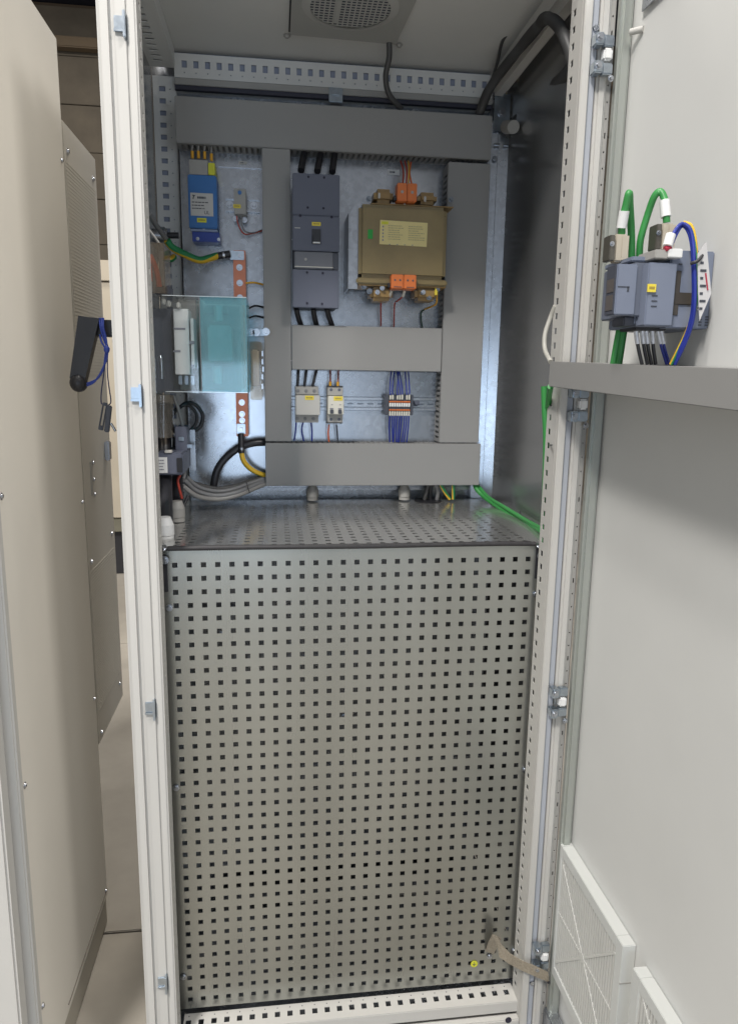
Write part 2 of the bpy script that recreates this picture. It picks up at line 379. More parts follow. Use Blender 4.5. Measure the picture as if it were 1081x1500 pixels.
# roof depth rail left: slots on its underside and inner side
def slots(name, O, U, V, w, cens, hc, hw, hh, lo, hi, m, parent, t=.0014):
    us = [0, hc-hw/2, hc+hw/2, w]; vs = breaks(lo, hi, cens, hh)
    return MB().sheet(O, U, V, us, vs, lambda i, j: i == 1 and j % 2 == 1, t).build(name, m, parent)
rl = box('roof_rail', PAINT2, cab, XL+.001, -.0335, .066, .505, 1.0, ZT-.001, .001)
slots('slotted_face', (XL+.001, 0, .9965), (1, 0, 0), (0, 1, 0), .055, [.045+.025*k for k in range(18)], .024, .018, .008, .0, .505, PAINT2, rl)
rr = box('roof_rail', PAINT, cab, .676, .718, -.03, .505, .978, ZT-.001, .012)
# back posts and back top rail (painted, square holes plus dots)
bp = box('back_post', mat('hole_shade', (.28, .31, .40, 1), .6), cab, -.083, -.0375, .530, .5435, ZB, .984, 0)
box('corner_return', PAINT2, bp, -.0365, -.0345, .5245, .5435, ZB, .984, 0)
hole_face('perforated_face', PAINT2, (-.085, .523, 0), (1, 0, 0), (0, 0, 1), .049, ZB, .984, [.958-.025*k for k in range(76, -1, -1)], 0.0205, .0135, .0105, .0375, .0012, bp, .0014)
br = box('back_top_rail', PAINT2, cab, -.036, .687, .5245, .5435, .957, ZT-.001, 0)
us = [1.0064]; 
def back_rail():
    cx = [-.0135+.0252*k for k in range(28)]
    us = [-.0355]; 
    for c in cx: us += [c-.0055, c-.0012, c+.0012, c+.0055]
    us.append(.687); vs = [.978, .9875, .990, .9985, 1.013, ZT-.008]
    def hole(i, j):
        if i == 0 or i == len(us)-2: return False
        k = (i-1) % 4; return (j == 3 and k in (0, 1, 2)) or (j == 1 and k == 1)
    MB().sheet((0, .5085, 0), (1, 0, 0), (0, 0, 1), us, vs, hole, .0014).build('perforated_face', PAINT2, br)
back_rail()
box('rail_groove', mat('groove', (.05, .05, .07, 1), .7), br, -.0355, .687, .5105, .5225, .955, .977, 0)
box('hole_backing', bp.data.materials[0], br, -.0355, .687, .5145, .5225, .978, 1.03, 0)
box('rail_step', GREY, br, -.0355, .687, .505, .5095, .963, .9765, .001)
box('clip', ZINC, br, .305, .336, .498, .5045, .945, .975, .001)
box('clip_tab', ZINC, br, .312, .329, .494, .4975, .958, .968, .001)
# right rear galvanised post with flange line
gp = MB().poly([(.676, .513), (.7045, .506), (.7045, .54), (.676, .54)], ZB, .93, 'z').poly([(.7065, .510), (.7305, .504), (.7305, .54), (.7065, .54)], ZB, .93, 'z').build('rear_post', GALV, cab)
box('corner_bracket', ZINC, cab, .690, .728, .497, .4995, .905, .985, .001)
bolt('bracket_bolt', cab, (.708, .497, .945), (0, -1, 0), .007, .006)
box('bracket_clip', CHROME, cab, .692, .706, .492, .4965, .872, .877, .0005)
box('bracket_clip', CHROME, cab, .7145, .727, .492, .4965, .872, .877, .0005)
bolt('bracket_bolt', cab, (.696, .4985, .845), (0, -1, 0), .004, .005)
# mounting plate
mp = MB(); mp.box(-.028, .668, .5005, .5035, .055, .915, .001).box(-.028, -.0255, .4965, .5004, .055, .915)
mp = mp.build('mounting_plate', GALV, cab)
box('plate_fold', GALV, mp, -.0275, .667, .4965, .5002, .055, .062, .0005)
# lower equipment seen through the perforation
box('lower_plate', GALV, cab, -.02, .668, .42, .423, -.93, .01, 0)
for z, x0, x1 in ((-.112, .01, .12), (-.206, .05, .46), (-.445, -.01, .66), (-.735, .06, .20), (-.742, .20, .62), (-.85, .10, .66)): box('cross_rail', (GALV, GALV, GALV, CREAM, GALV, GALV)[int(abs(z)*10) % 6], cab, x0, x1, .05, .075, z, z+.016, .001)
for x, z in ((.14, -.05), (.19, -.10), (.075, -.15), (.14, -.70), (.31, -.33)): bolt('inner_bolt', cab, (x, .05, z), (0, -1, 0), .006, .008)
# bottom rail with holes on its top face
def bottom_rail():
    b = MB(); b.box(-.014, .666, -.0465, -.0445, -.957, -.9325, .0008); b.box(-.014, .666, -.062, -.0465, -.985, -.960, .002); b.box(-.014, .666, -.044, -.002, -.999, -.97)
    b = b.build('bottom_rail', PAINT, cab)
    us = breaks(-.012, .665, [-.0026+.02505*k for k in range(27)], .0105)
    vs = [0, .0165, .029, .036, .0385, .044]
    hs = set(range(1, len(us)-1, 2))
    MB().sheet((0, -.0455, -.9315), (1, 0, 0), (0, 1, 0), us, vs, lambda i, j: i in hs and j == 1, .0014).build('perforated_face', PAINT, b)
    m = MB()
    for k in range(27): m.cyl((-.0026+.02505*k, -.0085, -.9316), (-.0026+.02505*k, -.0085, -.9311), .0012, n=8)
    o = m.build('dot_holes', INK, b); o['kind'] = 'stuff'
    box('lower_sill', PAINT, cab, -.07, .70, -.088, -.0625, -.999, -.972, .003)
    box('sill_opening', DARK, cab, .622, .668, -.0895, -.086, -.998, -.9735, 0)
    cyl('cable_hole', DARK, cab, (.642, -.0628, -.9595), (.642, -.0612, -.9595), .0065)
    box('plinth', BLACK, cab, -.07, .70, -.05, .5, FLZ+.002, -1.003, .003)
bottom_rail()
# perforated lower cover: 27 x 37 square openings
cx = [.025*k for k in range(27)]; cz = [-.025*k for k in range(36, -1, -1)]
us = breaks(-.026, .684, cx, .0093); vs = breaks(-.921, .0265, cz, .0093)
pc = MB().sheet((0, 0, 0), (1, 0, 0), (0, 0, 1), us, vs, lambda i, j: i % 2 == 1 and j % 2 == 1, .0015).build('perforated_cover', GALVP, cab)
for x in (-.0185, .6685): box('edge_crease', GALVP, pc, x-.0006, x+.0006, -.0008, -.0001, -.921, -.03, 0)
box('cover_notch', BLACK, pc, -.0225, -.0125, -.0022, -.0004, -.048, .020, 0)
box('cover_notch', BLACK, pc, .6640, .6725, -.0022, -.0004, -.038, .020, 0)
for z in (-.078, -.432, -.845): bolt('cover_screw', pc, (-.012, -.001, z-.0), (0, -1, 0), .0042, .005)
for z in (-.078, -.445, -.862): bolt('cover_screw', pc, (.668, -.001, z+.01), (0, -1, 0), .0042, .005)
for (x, z) in ((-.0035, .0225+.004), (.6685, .0205)):
    bolt('corner_screw', pc, (x-.014 if x < .1 else x, -.004, z+.006), (0, -.6, .8), .0045, .006)
bolt('corner_screw', pc, (-.016, -.008, .012), (0, -1, 0), .005, .006)
bolt('corner_screw', pc, (.672, -.008, .008), (0, -1, 0), .005, .007)
# perforated shelf above it
us = breaks(-.022, .672, cx, .0095); vs = breaks(0, .4475, [.022+.025*k for k in range(17)], .0095)
sh = MB().sheet((0, 0, .0305), (1, 0, 0), (0, 1, 0), us, vs, lambda i, j: i % 2 == 1 and j % 2 == 1, .0015).build('perforated_shelf', SHELF, cab)
box('shelf_rear_fold', SHELF, sh, -.05, .70, .448, .50, .026, .0305, 0)
MB().sheet((0, 0, .0300), (1, 0, 0), (0, 1, 0), [-.072, -.0222], [0, .448], lambda i, j: False, .001).build('shelf_side_strip', SHELF, sh)
MB().sheet((0, 0, .0300), (1, 0, 0), (0, 1, 0), [.6722, .730], [0, .448], lambda i, j: False, .001).build('shelf_side_strip', SHELF, sh)
tr = MB().tube([(-.011, -.003, .0315), (.1, -.003, .0322), (.33, -.003, .0300), (.55, -.003, .0315), (.662, -.003, .0300)], .0042, n=10)
tr.build('rubber_trim', RUBBER, sh)
mbx = MB()
for k in range(170): x = -.009+.0039*k; mbx.cyl((x, -.003, .0312), (x+.0018, -.003, .0312), .0047, n=8)
o = mbx.build('trim_ribs', RUBBER, sh); o['kind'] = 'stuff'

# cam latches on left post, hinges on right post
def latch(z):
    t = thing('latch_catch', 'zinc latch catch on the left door post, %s', 'latch', (-.038, -.062, z))
    box('catch_block', ZINC, t, -.047, -.0335, -.078, -.064, z-.009, z+.009, .001)
    box('catch_plate', ZINC, t, -.0335, -.0295, -.086, -.0645, z-.022, z+.014, .001)
    box('catch_arm', ZINC, t, -.0475, -.030, -.080, -.0765, z-.013, z-.009, .0005)
    return t
LN = ['highest of four, near the roof', 'second from the top beside the lever handle', 'third from the top beside the perforated cover', 'lowest of four, near the bottom rail']
l0 = latch(.8325); l0['label'] = l0['label'] % LN[0]; l0['group'] = 'latch catches on the left post'
for k, z in enumerate((.303, -.231, -.780)):
    c = copy_tree(l0, (-.038, -.062, z)); c['label'] = 'zinc latch catch on the left door post, '+LN[k+1]
t = thing('post_screw', 'large pan head screw at the foot of the left door post', 'screw', (-.042, -.062, -.84)); bolt('screw_head', t, (-.042, -.064, -.842), (0, -1, 0), .007, .008)
def hinge(z, label):
    t = thing('hinge', label, 'hinge', (.695, -.07, z))
    for dz in (.019, -.021):
        box('knuckle', ZINC, t, .678, .692, -.090, -.070, z+dz-.009, z+dz+.009, .002)
        box('knuckle', ZINC, t, .693, .711, -.084, -.072, z+dz-.0085, z+dz+.0085, .002)
        bolt('hinge_screw', t, (.684, -.090, z+dz+.001), (0, -1, 0), .004, .004)
    box('sleeve', WHITE, t, .694, .709, -.086, -.072, z-.0095, z+.0085, .003)
    bolt('pin_head', t, (.707, -.086, z-.036), (.3, -1, 0), .0035, .004)
    return t
h0 = hinge(.8375, 'zinc door hinge on the right post, highest of four, near the roof'); h0['group'] = 'door hinges on the right post'
for z, s in ((.2935, 'second from the top, under the grey door trunking'), (-.252, 'third from the top, beside the perforated cover'), (-.797, 'lowest of four, above the braided earth strap')):
    c = copy_tree(h0, (.695, -.07, z)); c['label'] = 'zinc door hinge, '+s
t = thing('post_screw', 'round head screw at the very top of the right post', 'screw', (.686, -.06, .89)); bolt('screw_head', t, (.686, -.058, .880), (0, -1, 0), .006, .010)
t = thing('post_screw', 'round head screw on the right post below the braided earth strap', 'screw', (.690, -.06, -.87)); bolt('screw_head', t, (.686, -.058, -.872), (0, -1, 0), .006, .010)

# ------------------------------------------------------------------ door, opened square to the front
door = box('door', PAINT2, cab, .742, .760, -.88, -.075+.016, -1.0, 1.03, .002) if False else None
org(cab.location)
door = MB().box(.742, .760, -.90, -.062, -1.0, 1.03, .002).build('door', PAINT2, cab)
def door_edge():
    us = [0, .0032, .0056, .0085]; cs = [.0+.025*k for k in range(-39, 41)]
    vs = [-.999]
    for k, c in enumerate(cs): h = .0045 if k % 6 == 2 else .0014; vs += [c-h, c+h]
    vs.append(1.029)
    MB().sheet((.7095, -.064, 0), (1, 0, 0), (0, 0, 1), us, vs, lambda i, j: i == 1 and j % 2 == 1, .0012).build('edge_fold', GREY, door)
    MB().box(.7185, .7395, -.085, -.0655, -.999, 1.029, .005).build('frame_tube', TUBE, door)
door_edge()
box('frame_foot', GALV, door, .7125, .7395, -.12, -.0655, -1.0, -.93, .003)
tp = thing('slotted_bracket', 'grey slotted steel bracket at the top of the open door', 'bracket', (.735, -.14, .93))
us = breaks(-.215, -.115, [-.2, -.175, -.15, -.13], .008); vs = breaks(.885, 1.02, [.90+.02*k for k in range(6)], .010)
MB().sheet((.738, 0, 0), (0, 1, 0), (0, 0, 1), us, vs, lambda i, j: i % 2 == 1 and j % 2 == 1, .002).build('plate', GALV, tp)
pgs = thing('door_peg', 'short white plastic peg sticking out near the top of the door frame tube', 'peg', (.735, -.09, .858))
cyl('peg', LGREY, pgs, (.729, -.098, .864), (.7415, -.115, .862), .0048); 

# ------------------------------------------------------------------ trunking
def trunk(label, x0, x1, z0, z1, vertical, sides, loc=None, yc=.44, yb=.5, group='grey cable trunking on the mounting plate'):
    t = thing('cable_trunking', label, 'trunking', ((x0+x1)/2, yb, z0), group)
    MB().box(x0, x1, yc, yc+.0075, z0, z1, .0015).build('cover', DUCT, t)
    ins = .002; p = .0125
    def side(w):
        if vertical:
            x = x0+ins if w == 'l' else x1-ins
            cs = [z0+.012+p*k for k in range(int((z1-z0-.018)/p))]
            us = [0, .006, .047, .0515]; vs = breaks(z0+.001, z1-.001, cs, .0058)
            MB().sheet((x, yc+.008, 0), (0, 1, 0), (0, 0, 1), us, vs, lambda i, j: i == 1 and j % 2 == 1, .0016).build('slotted_side', DUCTS, t)
        else:
            z = z0+ins if w == 'b' else z1-ins
            cs = [x0+.012+p*k for k in range(int((x1-x0-.018)/p))]
            vs = [0, .006, .047, .0515]; us = breaks(x0+.001, x1-.001, cs, .0058)
            MB().sheet((0, yc+.008, z), (1, 0, 0), (0, 1, 0), us, vs, lambda i, j: j == 1 and i % 2 == 1, .0016).build('slotted_side', DUCTS, t)
    for w in sides: side(w)
    MB().box(x0+.003, x1-.003, yb-.0015, yb, z0+.003, z1-.003).build('base', DUCT, t)
    return t
trunk('long horizontal grey trunking across the top of the mounting plate', -.0285, .670, .8245, .9175, False, 'tb')
trunk('tall vertical grey trunking left of the circuit breaker', .1545, .2160, .1810, .8235, True, 'lr')
trunk('short horizontal grey trunking in the middle, under the transformer', .2175, .5710, .3480, .4490, False, 'tb')
trunk('tall vertical grey trunking at the right, beside the transformer', .5725, .6705, .1790, .8160, True, 'lr')
trunk('long horizontal grey trunking along the bottom, just above the shelf', .1545, .6765, .0745, .1775, False, 'tb')
# trunking across the door
dt = thing('cable_trunking', 'long grey trunking crossing the open door below the control module', 'trunking', (.69, -.35, .335))
def slanted(x0, x1, ya, yb, za, zb, h, m, name, b=.001):
    mb = MB().box(x0, x1, ya, yb, 0, h, b); mb.v = [(v[0], v[1], v[2]+za+(zb-za)*(v[1]-ya)/(yb-ya)) for v in mb.v]; return mb.build(name, m, dt)
slanted(.6375, .642, -.80, -.082, .2985, .3225, .0415, DUCT, 'cover')
slanted(.6425, .741, -.80, -.083, .3395-.002, .3625-.0005, .0012, DUCT, 'top_side')
slanted(.6425, .741, -.80, -.083, .2990, .3230, .0012, DUCT, 'bottom_side')

# ------------------------------------------------------------------ roof fan plate
fp = thing('roof_fan_plate', 'grey square cover plate with round grille under the roof', 'fan cover', (.33, .3, 1.03))
MB().poly([(.216, .10), (.216, .382), (.438, .390), (.452, .10)], 1.0265, 1.0325, 'z').build('plate', mat('fan_plate', (.36, .36, .34, 1), .5, var=.05), fp)
MB().poly([(.213, .10), (.213, .386), (.440, .394), (.455, .10)], 1.0330, 1.0345, 'z').build('gasket', RUBBER, fp)
cxf, cyf, rf = .328, .250, .077
cyl('grille_recess', mat('grille_dark', (.022, .022, .05, 1), .6), fp, (cxf, cyf, 1.0255), (cxf, cyf, 1.0262), rf, n=40)
ring = MB(); N = 48
for k in range(N):
    a0, a1 = 2*math.pi*k/N, 2*math.pi*(k+1)/N
    pts = [(cxf+(rf+.016*q)*math.cos(a), cyf+(rf+.016*q)*math.sin(a), 1.0258-.003*s) for a in (a0, a1) for q, s in ((0, 1), (1, 0))]
    ring.add(pts, [(0, 1, 3, 2)], True)
ring.build('grille_rim', mat('rim_paint', (.42, .42, .40, 1), .5), fp)
gr = MB(); GM = mat('grille_paint', (.40, .40, .38, 1), .5)
for k in range(-9, 10):
    d = k*.0098
    if abs(d) < rf: L_ = math.sqrt(rf*rf-d*d); gr.box(cxf+d-.0015, cxf+d+.0015, cyf-L_, cyf+L_, 1.0238, 1.0243)
    if abs(d) < rf: L_ = math.sqrt(rf*rf-d*d); gr.box(cxf-L_, cxf+L_, cyf+d-.0022, cyf+d+.0022, 1.0233, 1.0237)
gr.box(cxf-.028, cxf-.020, cyf-.03, cyf+.055, 1.0215, 1.0221)
gr.build('grille_bars', GM, fp)
bolt('plate_bolt', cab if False else fp, (.210, .402, 1.033), (0, 0, -1), .005, .005, GREY); bolt('plate_bolt', fp, (.4485, .405, 1.033), (0, 0, -1), .005, .005, GREY)
cable('fan_cable', DGCABLE, [(0.4233,0.385,1.0304),(0.4261,0.4,1.0038),(0.4223,0.42,0.9751),(0.4335,0.44,0.9475),(0.4653,0.462,0.9262)], .0062, 'dark grey fan cable hanging from the roof plate into the top trunking')
cyl('cable_grommet', DGCABLE, fp, (.4315, .383, 1.026), (.4315, .383, 1.018), .011) if False else None

# conduits top right
def conduit(label, pts, r):
    org(pts[0]); mb = MB(); mb.tube(pts, lambda t: r+.0012*math.sin(t*900), n=12, sub=40); return tag(mb.build('conduit', DGCABLE, None), label, 'conduit')
conduit('thick dark corrugated conduit climbing from the trunking to the upper right corner', [(0.6433,0.455,0.9256),(0.6506,0.4,0.9602),(0.6684,0.3,0.9841),(0.6654,0.16,0.9746),(0.6593,0.09,0.9606),(0.6678,0.05,0.932),(0.6756,0.02,0.8883),(0.6836,0.01,0.8514)], .0098)
cable('earth_lead', DGCABLE, [(0.6757,0.47,1.0097),(0.6706,0.42,1.0236),(0.6604,0.36,1.0336),(0.6637,0.33,1.0394)], .0035, 'thin dark lead with a ring lug hanging from the roof at the upper right')
cable('conduit', DGCABLE, [(0.7355,0.49,0.919),(0.7515,0.4,0.9332),(0.7401,0.22,0.9132),(0.7062,0.05,0.8768)], .013, 'second dark conduit lying against the right wall under the roof rail', 'conduit')
t = thing('corner_gland', 'pale grey plastic gland in the upper right rear corner', 'cable gland', (.712, .46, .90))
cyl('gland_body', GREY, t, [(0.7116,0.47,0.9055)][0], [(0.7137,0.42,0.8899)][0], .014)
# ------------------------------------------------------------------ blue filter unit
X0, X1, Z0, Z1 = (-0.0061,0.0554,0.6516,0.7617)
t = thing('surge_filter', 'blue boxed filter unit with white rating label at the upper left', 'filter unit', (.025, .5, Z0))
box('housing', BLUE, t, X0, X1, .44, .499, Z0, Z1, .002)
a = (-0.0022,0.0376,0.7652,0.7951)
box('terminal_block', GREY, t, a[0], a[1], .441, .495, Z1+.0005, a[3]-.003, .001)
a = (0.0385,0.0524,0.7624,0.7867)
box('earth_terminal', YGRN, t, a[0], a[1], .438, .49, a[2], a[3], .001)
a = (-0.0013,0.0473,0.6766,0.7238)
lb = box('rating_label', mat('label_white', (.50, .49, .47, 1), .5), t, a[0], a[1], .4388, .4396, a[2], a[3], 0)
printlines(lb, a[0]+.015, a[1]-.006, a[3]-.014, a[3]-.005, .4386, 1, INK, 3, h=.5)
MB().poly([(a[0]+.004, a[3]-.004), (a[0]+.011, a[3]-.005), (a[0]+.008, a[3]-.008), (a[0]+.007, a[3]-.013), (a[0]+.0045, a[3]-.012), (a[0]+.006, a[3]-.008)], .4384, .4387).build('logo_mark', INK, lb)
printlines(lb, a[0]+.003, a[1]-.003, a[2]+.012, a[3]-.016, .4386, 3, INK, 5, h=.3)
def text(s, size, loc, m, parent, name='lettering', rot=(math.pi/2, 0, 0), ext=.0002):
    c = bpy.data.curves.new(name, 'FONT'); c.body = s; c.size = size; c.extrude = ext; c.align_x = 'CENTER'; c.align_y = 'CENTER'
    o = bpy.data.objects.new(name, c); COL.objects.link(o); dg = bpy.context.evaluated_depsgraph_get(); me = bpy.data.meshes.new_from_object(o.evaluated_get(dg))
    bpy.data.objects.remove(o); me.materials.append(m); o2 = bpy.data.objects.new(name, me); COL.objects.link(o2); o2.parent = parent
    o2.location = Vector(loc)-ORG; o2.rotation_euler = rot; return o2
text('UL', .010, ((a[1]-.014), .4385, a[2]+.007), INK, lb)
a = (0.0118,0.0322,0.6631,0.6723)
box('yellow_sticker', YGRN, t, a[0], a[1], .4388, .4396, a[2], a[3], 0)
for k, px in enumerate([(0.0042,0.45,0.8051),(0.0173,0.45,0.8058),(0.0305,0.45,0.8051),(0.045,0.45,0.8017)]):
    cyl('ferrule', AMBER, t, (px[0], .452, px[2]+.007), (px[0], .452, px[2]-.008), .0032)
a = (-0.0006,0.0585,0.6247,0.6456)
box('lower_bracket', mat('pale_bracket', (.25, .30, .42, 1), .4), t, a[0]-.003, a[1]-.004, .448, .499, a[3]+.0005, Z0-.0005, .001)
box('lower_connector', DBLUE, t, a[0], a[1], .45, .497, a[2], a[3], .001)
for x in (.006, .052): bolt('screw', t, (x+.005, .45, a[2]+.006), (0, -1, 0), .0025, .002)
bolt('screw', t, (.025, .448, a[3]+.007), (0, -1, 0), .002, .002)
for k, px in enumerate([(0.0033,0.46,0.8135),(0.0165,0.46,0.8142),(0.0298,0.46,0.8148),(0.0444,0.46,0.8114)]):
    cable('thin_grey_wire', GREY, [(px[0], .452, px[2]-.001), (px[0]+.001, .458, px[2]+.012), (px[0]+.002, .47, .84)], .0022, 'short grey lead running up from the blue filter unit into the top trunking', 'wire', 'leads above the blue filter unit')
# thermostat on short rail
a = (0.0918,0.1179,0.6869,0.7403)
t = thing('small_relay', 'small grey relay with a blue button on a short rail right of the blue unit', 'relay', (.105, .5, a[2]))
box('housing', GREY, t, a[0], a[1], .452, .497, a[2], a[3], .001)
cyl('blue_button', BLUE, t, ((a[0]+a[1])/2, .4515, a[3]-.009), ((a[0]+a[1])/2, .449, a[3]-.009), .0042)
b = (0.0902,0.1065,0.6987,0.7066)
box('yellow_sticker', YEL, t, b[0], b[1], .4508, .4518, b[2], b[3], 0)
b = (0.0698,0.1476,0.6998,0.7317)
t = thing('short_din_rail', 'short zinc mounting rail behind the small grey relay', 'rail', (.11, .5, b[2]))
MB().box(b[0], b[1], .497, .4995, b[2]+.006, b[3]-.006).box(b[0], b[1], .490, .4965, b[3]-.006, b[3], .0008).box(b[0], b[1], .490, .4965, b[2], b[2]+.006, .0008).build('rail', GALV, t)
for x in (b[0]+.010, b[1]-.013): bolt('rail_screw', t, (x, .4968, (b[2]+b[3])/2), (0, -1, 0), .005, .005)
for p in [(0.0936,0.46,0.6816),(0.1132,0.46,0.6795)]: bolt('clamp_screw', t, (p[0], .476, p[2]), (0, -1, 0), .0042, .006)
for (pts, m, s) in (([(0.0966,0.462,0.685),(0.0992,0.465,0.6683),(0.1106,0.475,0.6501),(0.1302,0.485,0.6527),(0.1519,0.49,0.6605)], RED, 'thin red wire looping from the small relay to the left trunking'), ([(0.1087,0.462,0.6855),(0.1068,0.465,0.6686),(0.1152,0.475,0.6547),(0.1333,0.485,0.6544),(0.1518,0.492,0.6623)], GCABLE, 'thin grey wire looping from the small relay beside a red one')):
    cable('relay_wire', m, pts, .0014, s, 'wire')
t = thing('top_rail_strip', 'narrow bright metal strip on the plate under the top trunking at left', 'rail', (.11, .5, .78))
b = (0.0559,0.1549,0.7943,0.7966); box('strip', CHROME, t, b[0], b[1], .496, .4995, b[2], b[3]-.001, .0005)

# ------------------------------------------------------------------ copper earth bar
t = thing('copper_earth_bar', 'vertical copper earth bar with bolts left of the tall trunking', 'busbar', (.10, .49, .186))
bar = box('bar', COPPER, t, .0865, .1145, .470, .476, .190, .6125, .001)
for z in (.60, .575, .541, .5085, .48, .30, .27, .243, .228, .206): bolt('bolt', t, (.1005, .470, z), (0, -1, 0), .0048, .007)
for z in (.46, .335): cyl('standoff', BLACK, t, (.1005, .476, z), (.1005, .4995, z), .008)
# yellow-green thick cable at top with sleeve and lug
yg = thing('earth_cable', 'thick yellow and green earth cable sagging to the top of the copper bar', 'cable', [(-0.0422,0.4,0.6053)][0])
MB().tube([(-0.0462,0.38,0.6128),(-0.0381,0.39,0.601),(-0.0152,0.41,0.591),(0.0145,0.43,0.5823),(0.0371,0.445,0.5897),(0.0514,0.455,0.5961)], .0078, n=12, twist=.35).build('sheath', YG, yg)
cyl('sleeve', BLACK, yg, [(0.0455,0.454,0.5943)][0], [(0.0798,0.462,0.6026)][0], .0078)
cyl('sleeve_band', CHROME, yg, [(0.0634,0.4575,0.5984)][0], [(0.0679,0.4582,0.5994)][0], .0084)
a = (0.0798,0.1115,0.5911,0.6106); box('lug', ZINC, yg, a[0], a[1], .4655, .4695, a[2], a[3], .001)
# gland and stub at left
gl = thing('side_gland', 'dark metal cable gland with nut poking from the left side wall', 'cable gland', [(-0.0772,0.4,0.6249)][0])
cyl('body', GALV, gl, [(-0.0786,0.4,0.6249)][0], [(-0.0472,0.4,0.6261)][0], .014)
cyl('nut', ZINC, gl, [(-0.0615,0.4,0.6255)][0], [(-0.0515,0.4,0.6259)][0], .0175, n=6)
cyl('stem', BLACK, gl, [(-0.0472,0.4,0.6261)][0], [(-0.0243,0.4,0.6269)][0], .0065)
cable('dark_lead', GCABLE, [(-0.0692,0.3,0.6499),(-0.0628,0.34,0.6373),(-0.0529,0.38,0.6222),(-0.0414,0.395,0.6073)], .0055, 'dark lead coming down to the metal gland at the left')
cable('pale_strip', LGREY, [(-0.0632,0.24,0.6114),(-0.0526,0.25,0.5974),(-0.0418,0.26,0.5817)], .0022, 'thin pale lead slanting behind the left post above the clear box', 'wire')
cable('earth_stub', YG, [(-0.0604,0.42,0.5825),(-0.0459,0.42,0.5801),(-0.0383,0.43,0.5876)], .0065, 'short stub of yellow and green cable under the metal gland', twist=.2)

# ------------------------------------------------------------------ load switch with clear cover
sw = thing('load_switch', 'large load switch under a clear and teal tinted cover at the left', 'switch', (.03, .45, .29))
def rbox(name, m, a, y0, y1, b=.001): return box(name, m, sw, a[0], a[1], y0, y1, a[2], a[3], b)
rbox('body', SLATE2, (-0.0665,-0.0267,0.2962,0.4624), .262, .44)
rbox('rear_body', GREY, (-0.0237,0.1066,0.3003,0.4884), .345, .47)
wb = rbox('white_block', WHITE, (-0.0203,0.0089,0.3327,0.4614), .245, .30)
b = (0.0121,0.0186,0.345,0.4439); box('white_step', WHITE, wb, b[0], b[1], .2475, .30, b[2], b[3], .001)
for b in ((-0.0215,0.0023,0.421,0.4245), (-0.023,-0.0085,0.3768,0.3806)):
    box('groove', INKG, wb, b[0], b[1], .2441, .2449, b[2], b[3], 0)
b = (0.0003,0.0202,0.3935,0.3997); box('slot', INKG, wb, b[0]+.001, b[1]-.001, .2465, .2474, b[2], b[3], 0)
b = (0.0093,0.0186,0.345,0.353); box('slot', INKG, wb, b[0]+.001, b[1]-.001, .2464, .2473, b[2], b[3], 0)
rbox('cream_block', CREAM, (0.0426,0.0906,0.3604,0.4333), .275, .344, .004)
for a in ((0.0542,0.0727,0.4425,0.4745), (0.0484,0.0684,0.3154,0.3514)):
    cyl('terminal_stud', CREAM, sw, ((a[0]+a[1])/2, .30, a[2]), ((a[0]+a[1])/2, .30, a[3]), .009)
for a in ((0.0355,0.0841,0.4553,0.4595), (0.0184,0.0817,0.3424,0.347)): box('link_rod', TEAL if False else GCABLE, sw, a[0], a[1], .30, .306, a[2], a[3], .001)
b = (0.0399,0.0543,0.3899,0.4029)
def shell(name, m, x0, x1, y0, y1, z0, z1, w=.0022):
    mb = MB(); mb.box(x0, x1, y0, y0+w, z0, z1, .0005); mb.box(x0, x1, y0+w, y1, z1-w, z1); mb.box(x0, x1, y0+w, y1, z0, z0+w); mb.box(x1-w, x1, y0+w, y1, z0+w, z1-w)
    return mb.build(name, m, sw)
a = (-0.0541,0.0301,0.2972,0.483); shell('clear_cover', CLR, a[0], a[1], .20, .34, a[2], a[3])
a = (0.036,0.126,0.2983,0.483); shell('tinted_cover', TEAL, a[0], a[1]-.001, .2005, .34, a[2], a[3])
box('cover_edge', mat('cover_edge', (.55, .60, .62, 1), .15, .2), sw, a[0]-.07, a[1]-.001, .1985, .1998, a[3]-.0022, a[3]-.0006, 0)
box('cover_edge', mat('cover_edge2', (.55, .60, .62, 1), .15, .2), sw, a[0]-.07, a[1]-.001, .1985, .1998, a[2]+.0006, a[2]+.002, 0)
box('cover_edge', GCABLE, sw, a[0]-.0013, a[0]+.0003, .1983, .1997, a[2]+.004, a[3]-.004, 0)
for (x, y) in ((248,445),(240,442),(262,447)): 
    p = Vector([(-0.0285,0.24,0.4711)][0])+Vector(((x-247)*.0013, 0, (444-y)*.0013)); MB().box(p.x-.004, p.x+.004, .238, .25, p.z-.006, p.z+.006, .002).build('clip', LGREY, sw)
for i, (p, q) in enumerate(zip([(-0.0565,0.19,0.351),(-0.0434,0.19,0.3564)], [(-0.0557,0.19,0.3368),(-0.0416,0.19,0.3357)])):
    MB().tube([(p[0], .21, p[2]+.012), (p[0]+.002, .208, p[2]), (q[0], .21, q[2]-.012)], .0032).build('bright_clip', CHROME, sw)
for i in range(3):
    p = Vector([(-0.0137,0.24,0.3228)][0]); box('terminal_tab', ZINC, sw, p.x+.012*i, p.x+.012*i+.007, .24, .26, p.z-.01, p.z+.008, .001)
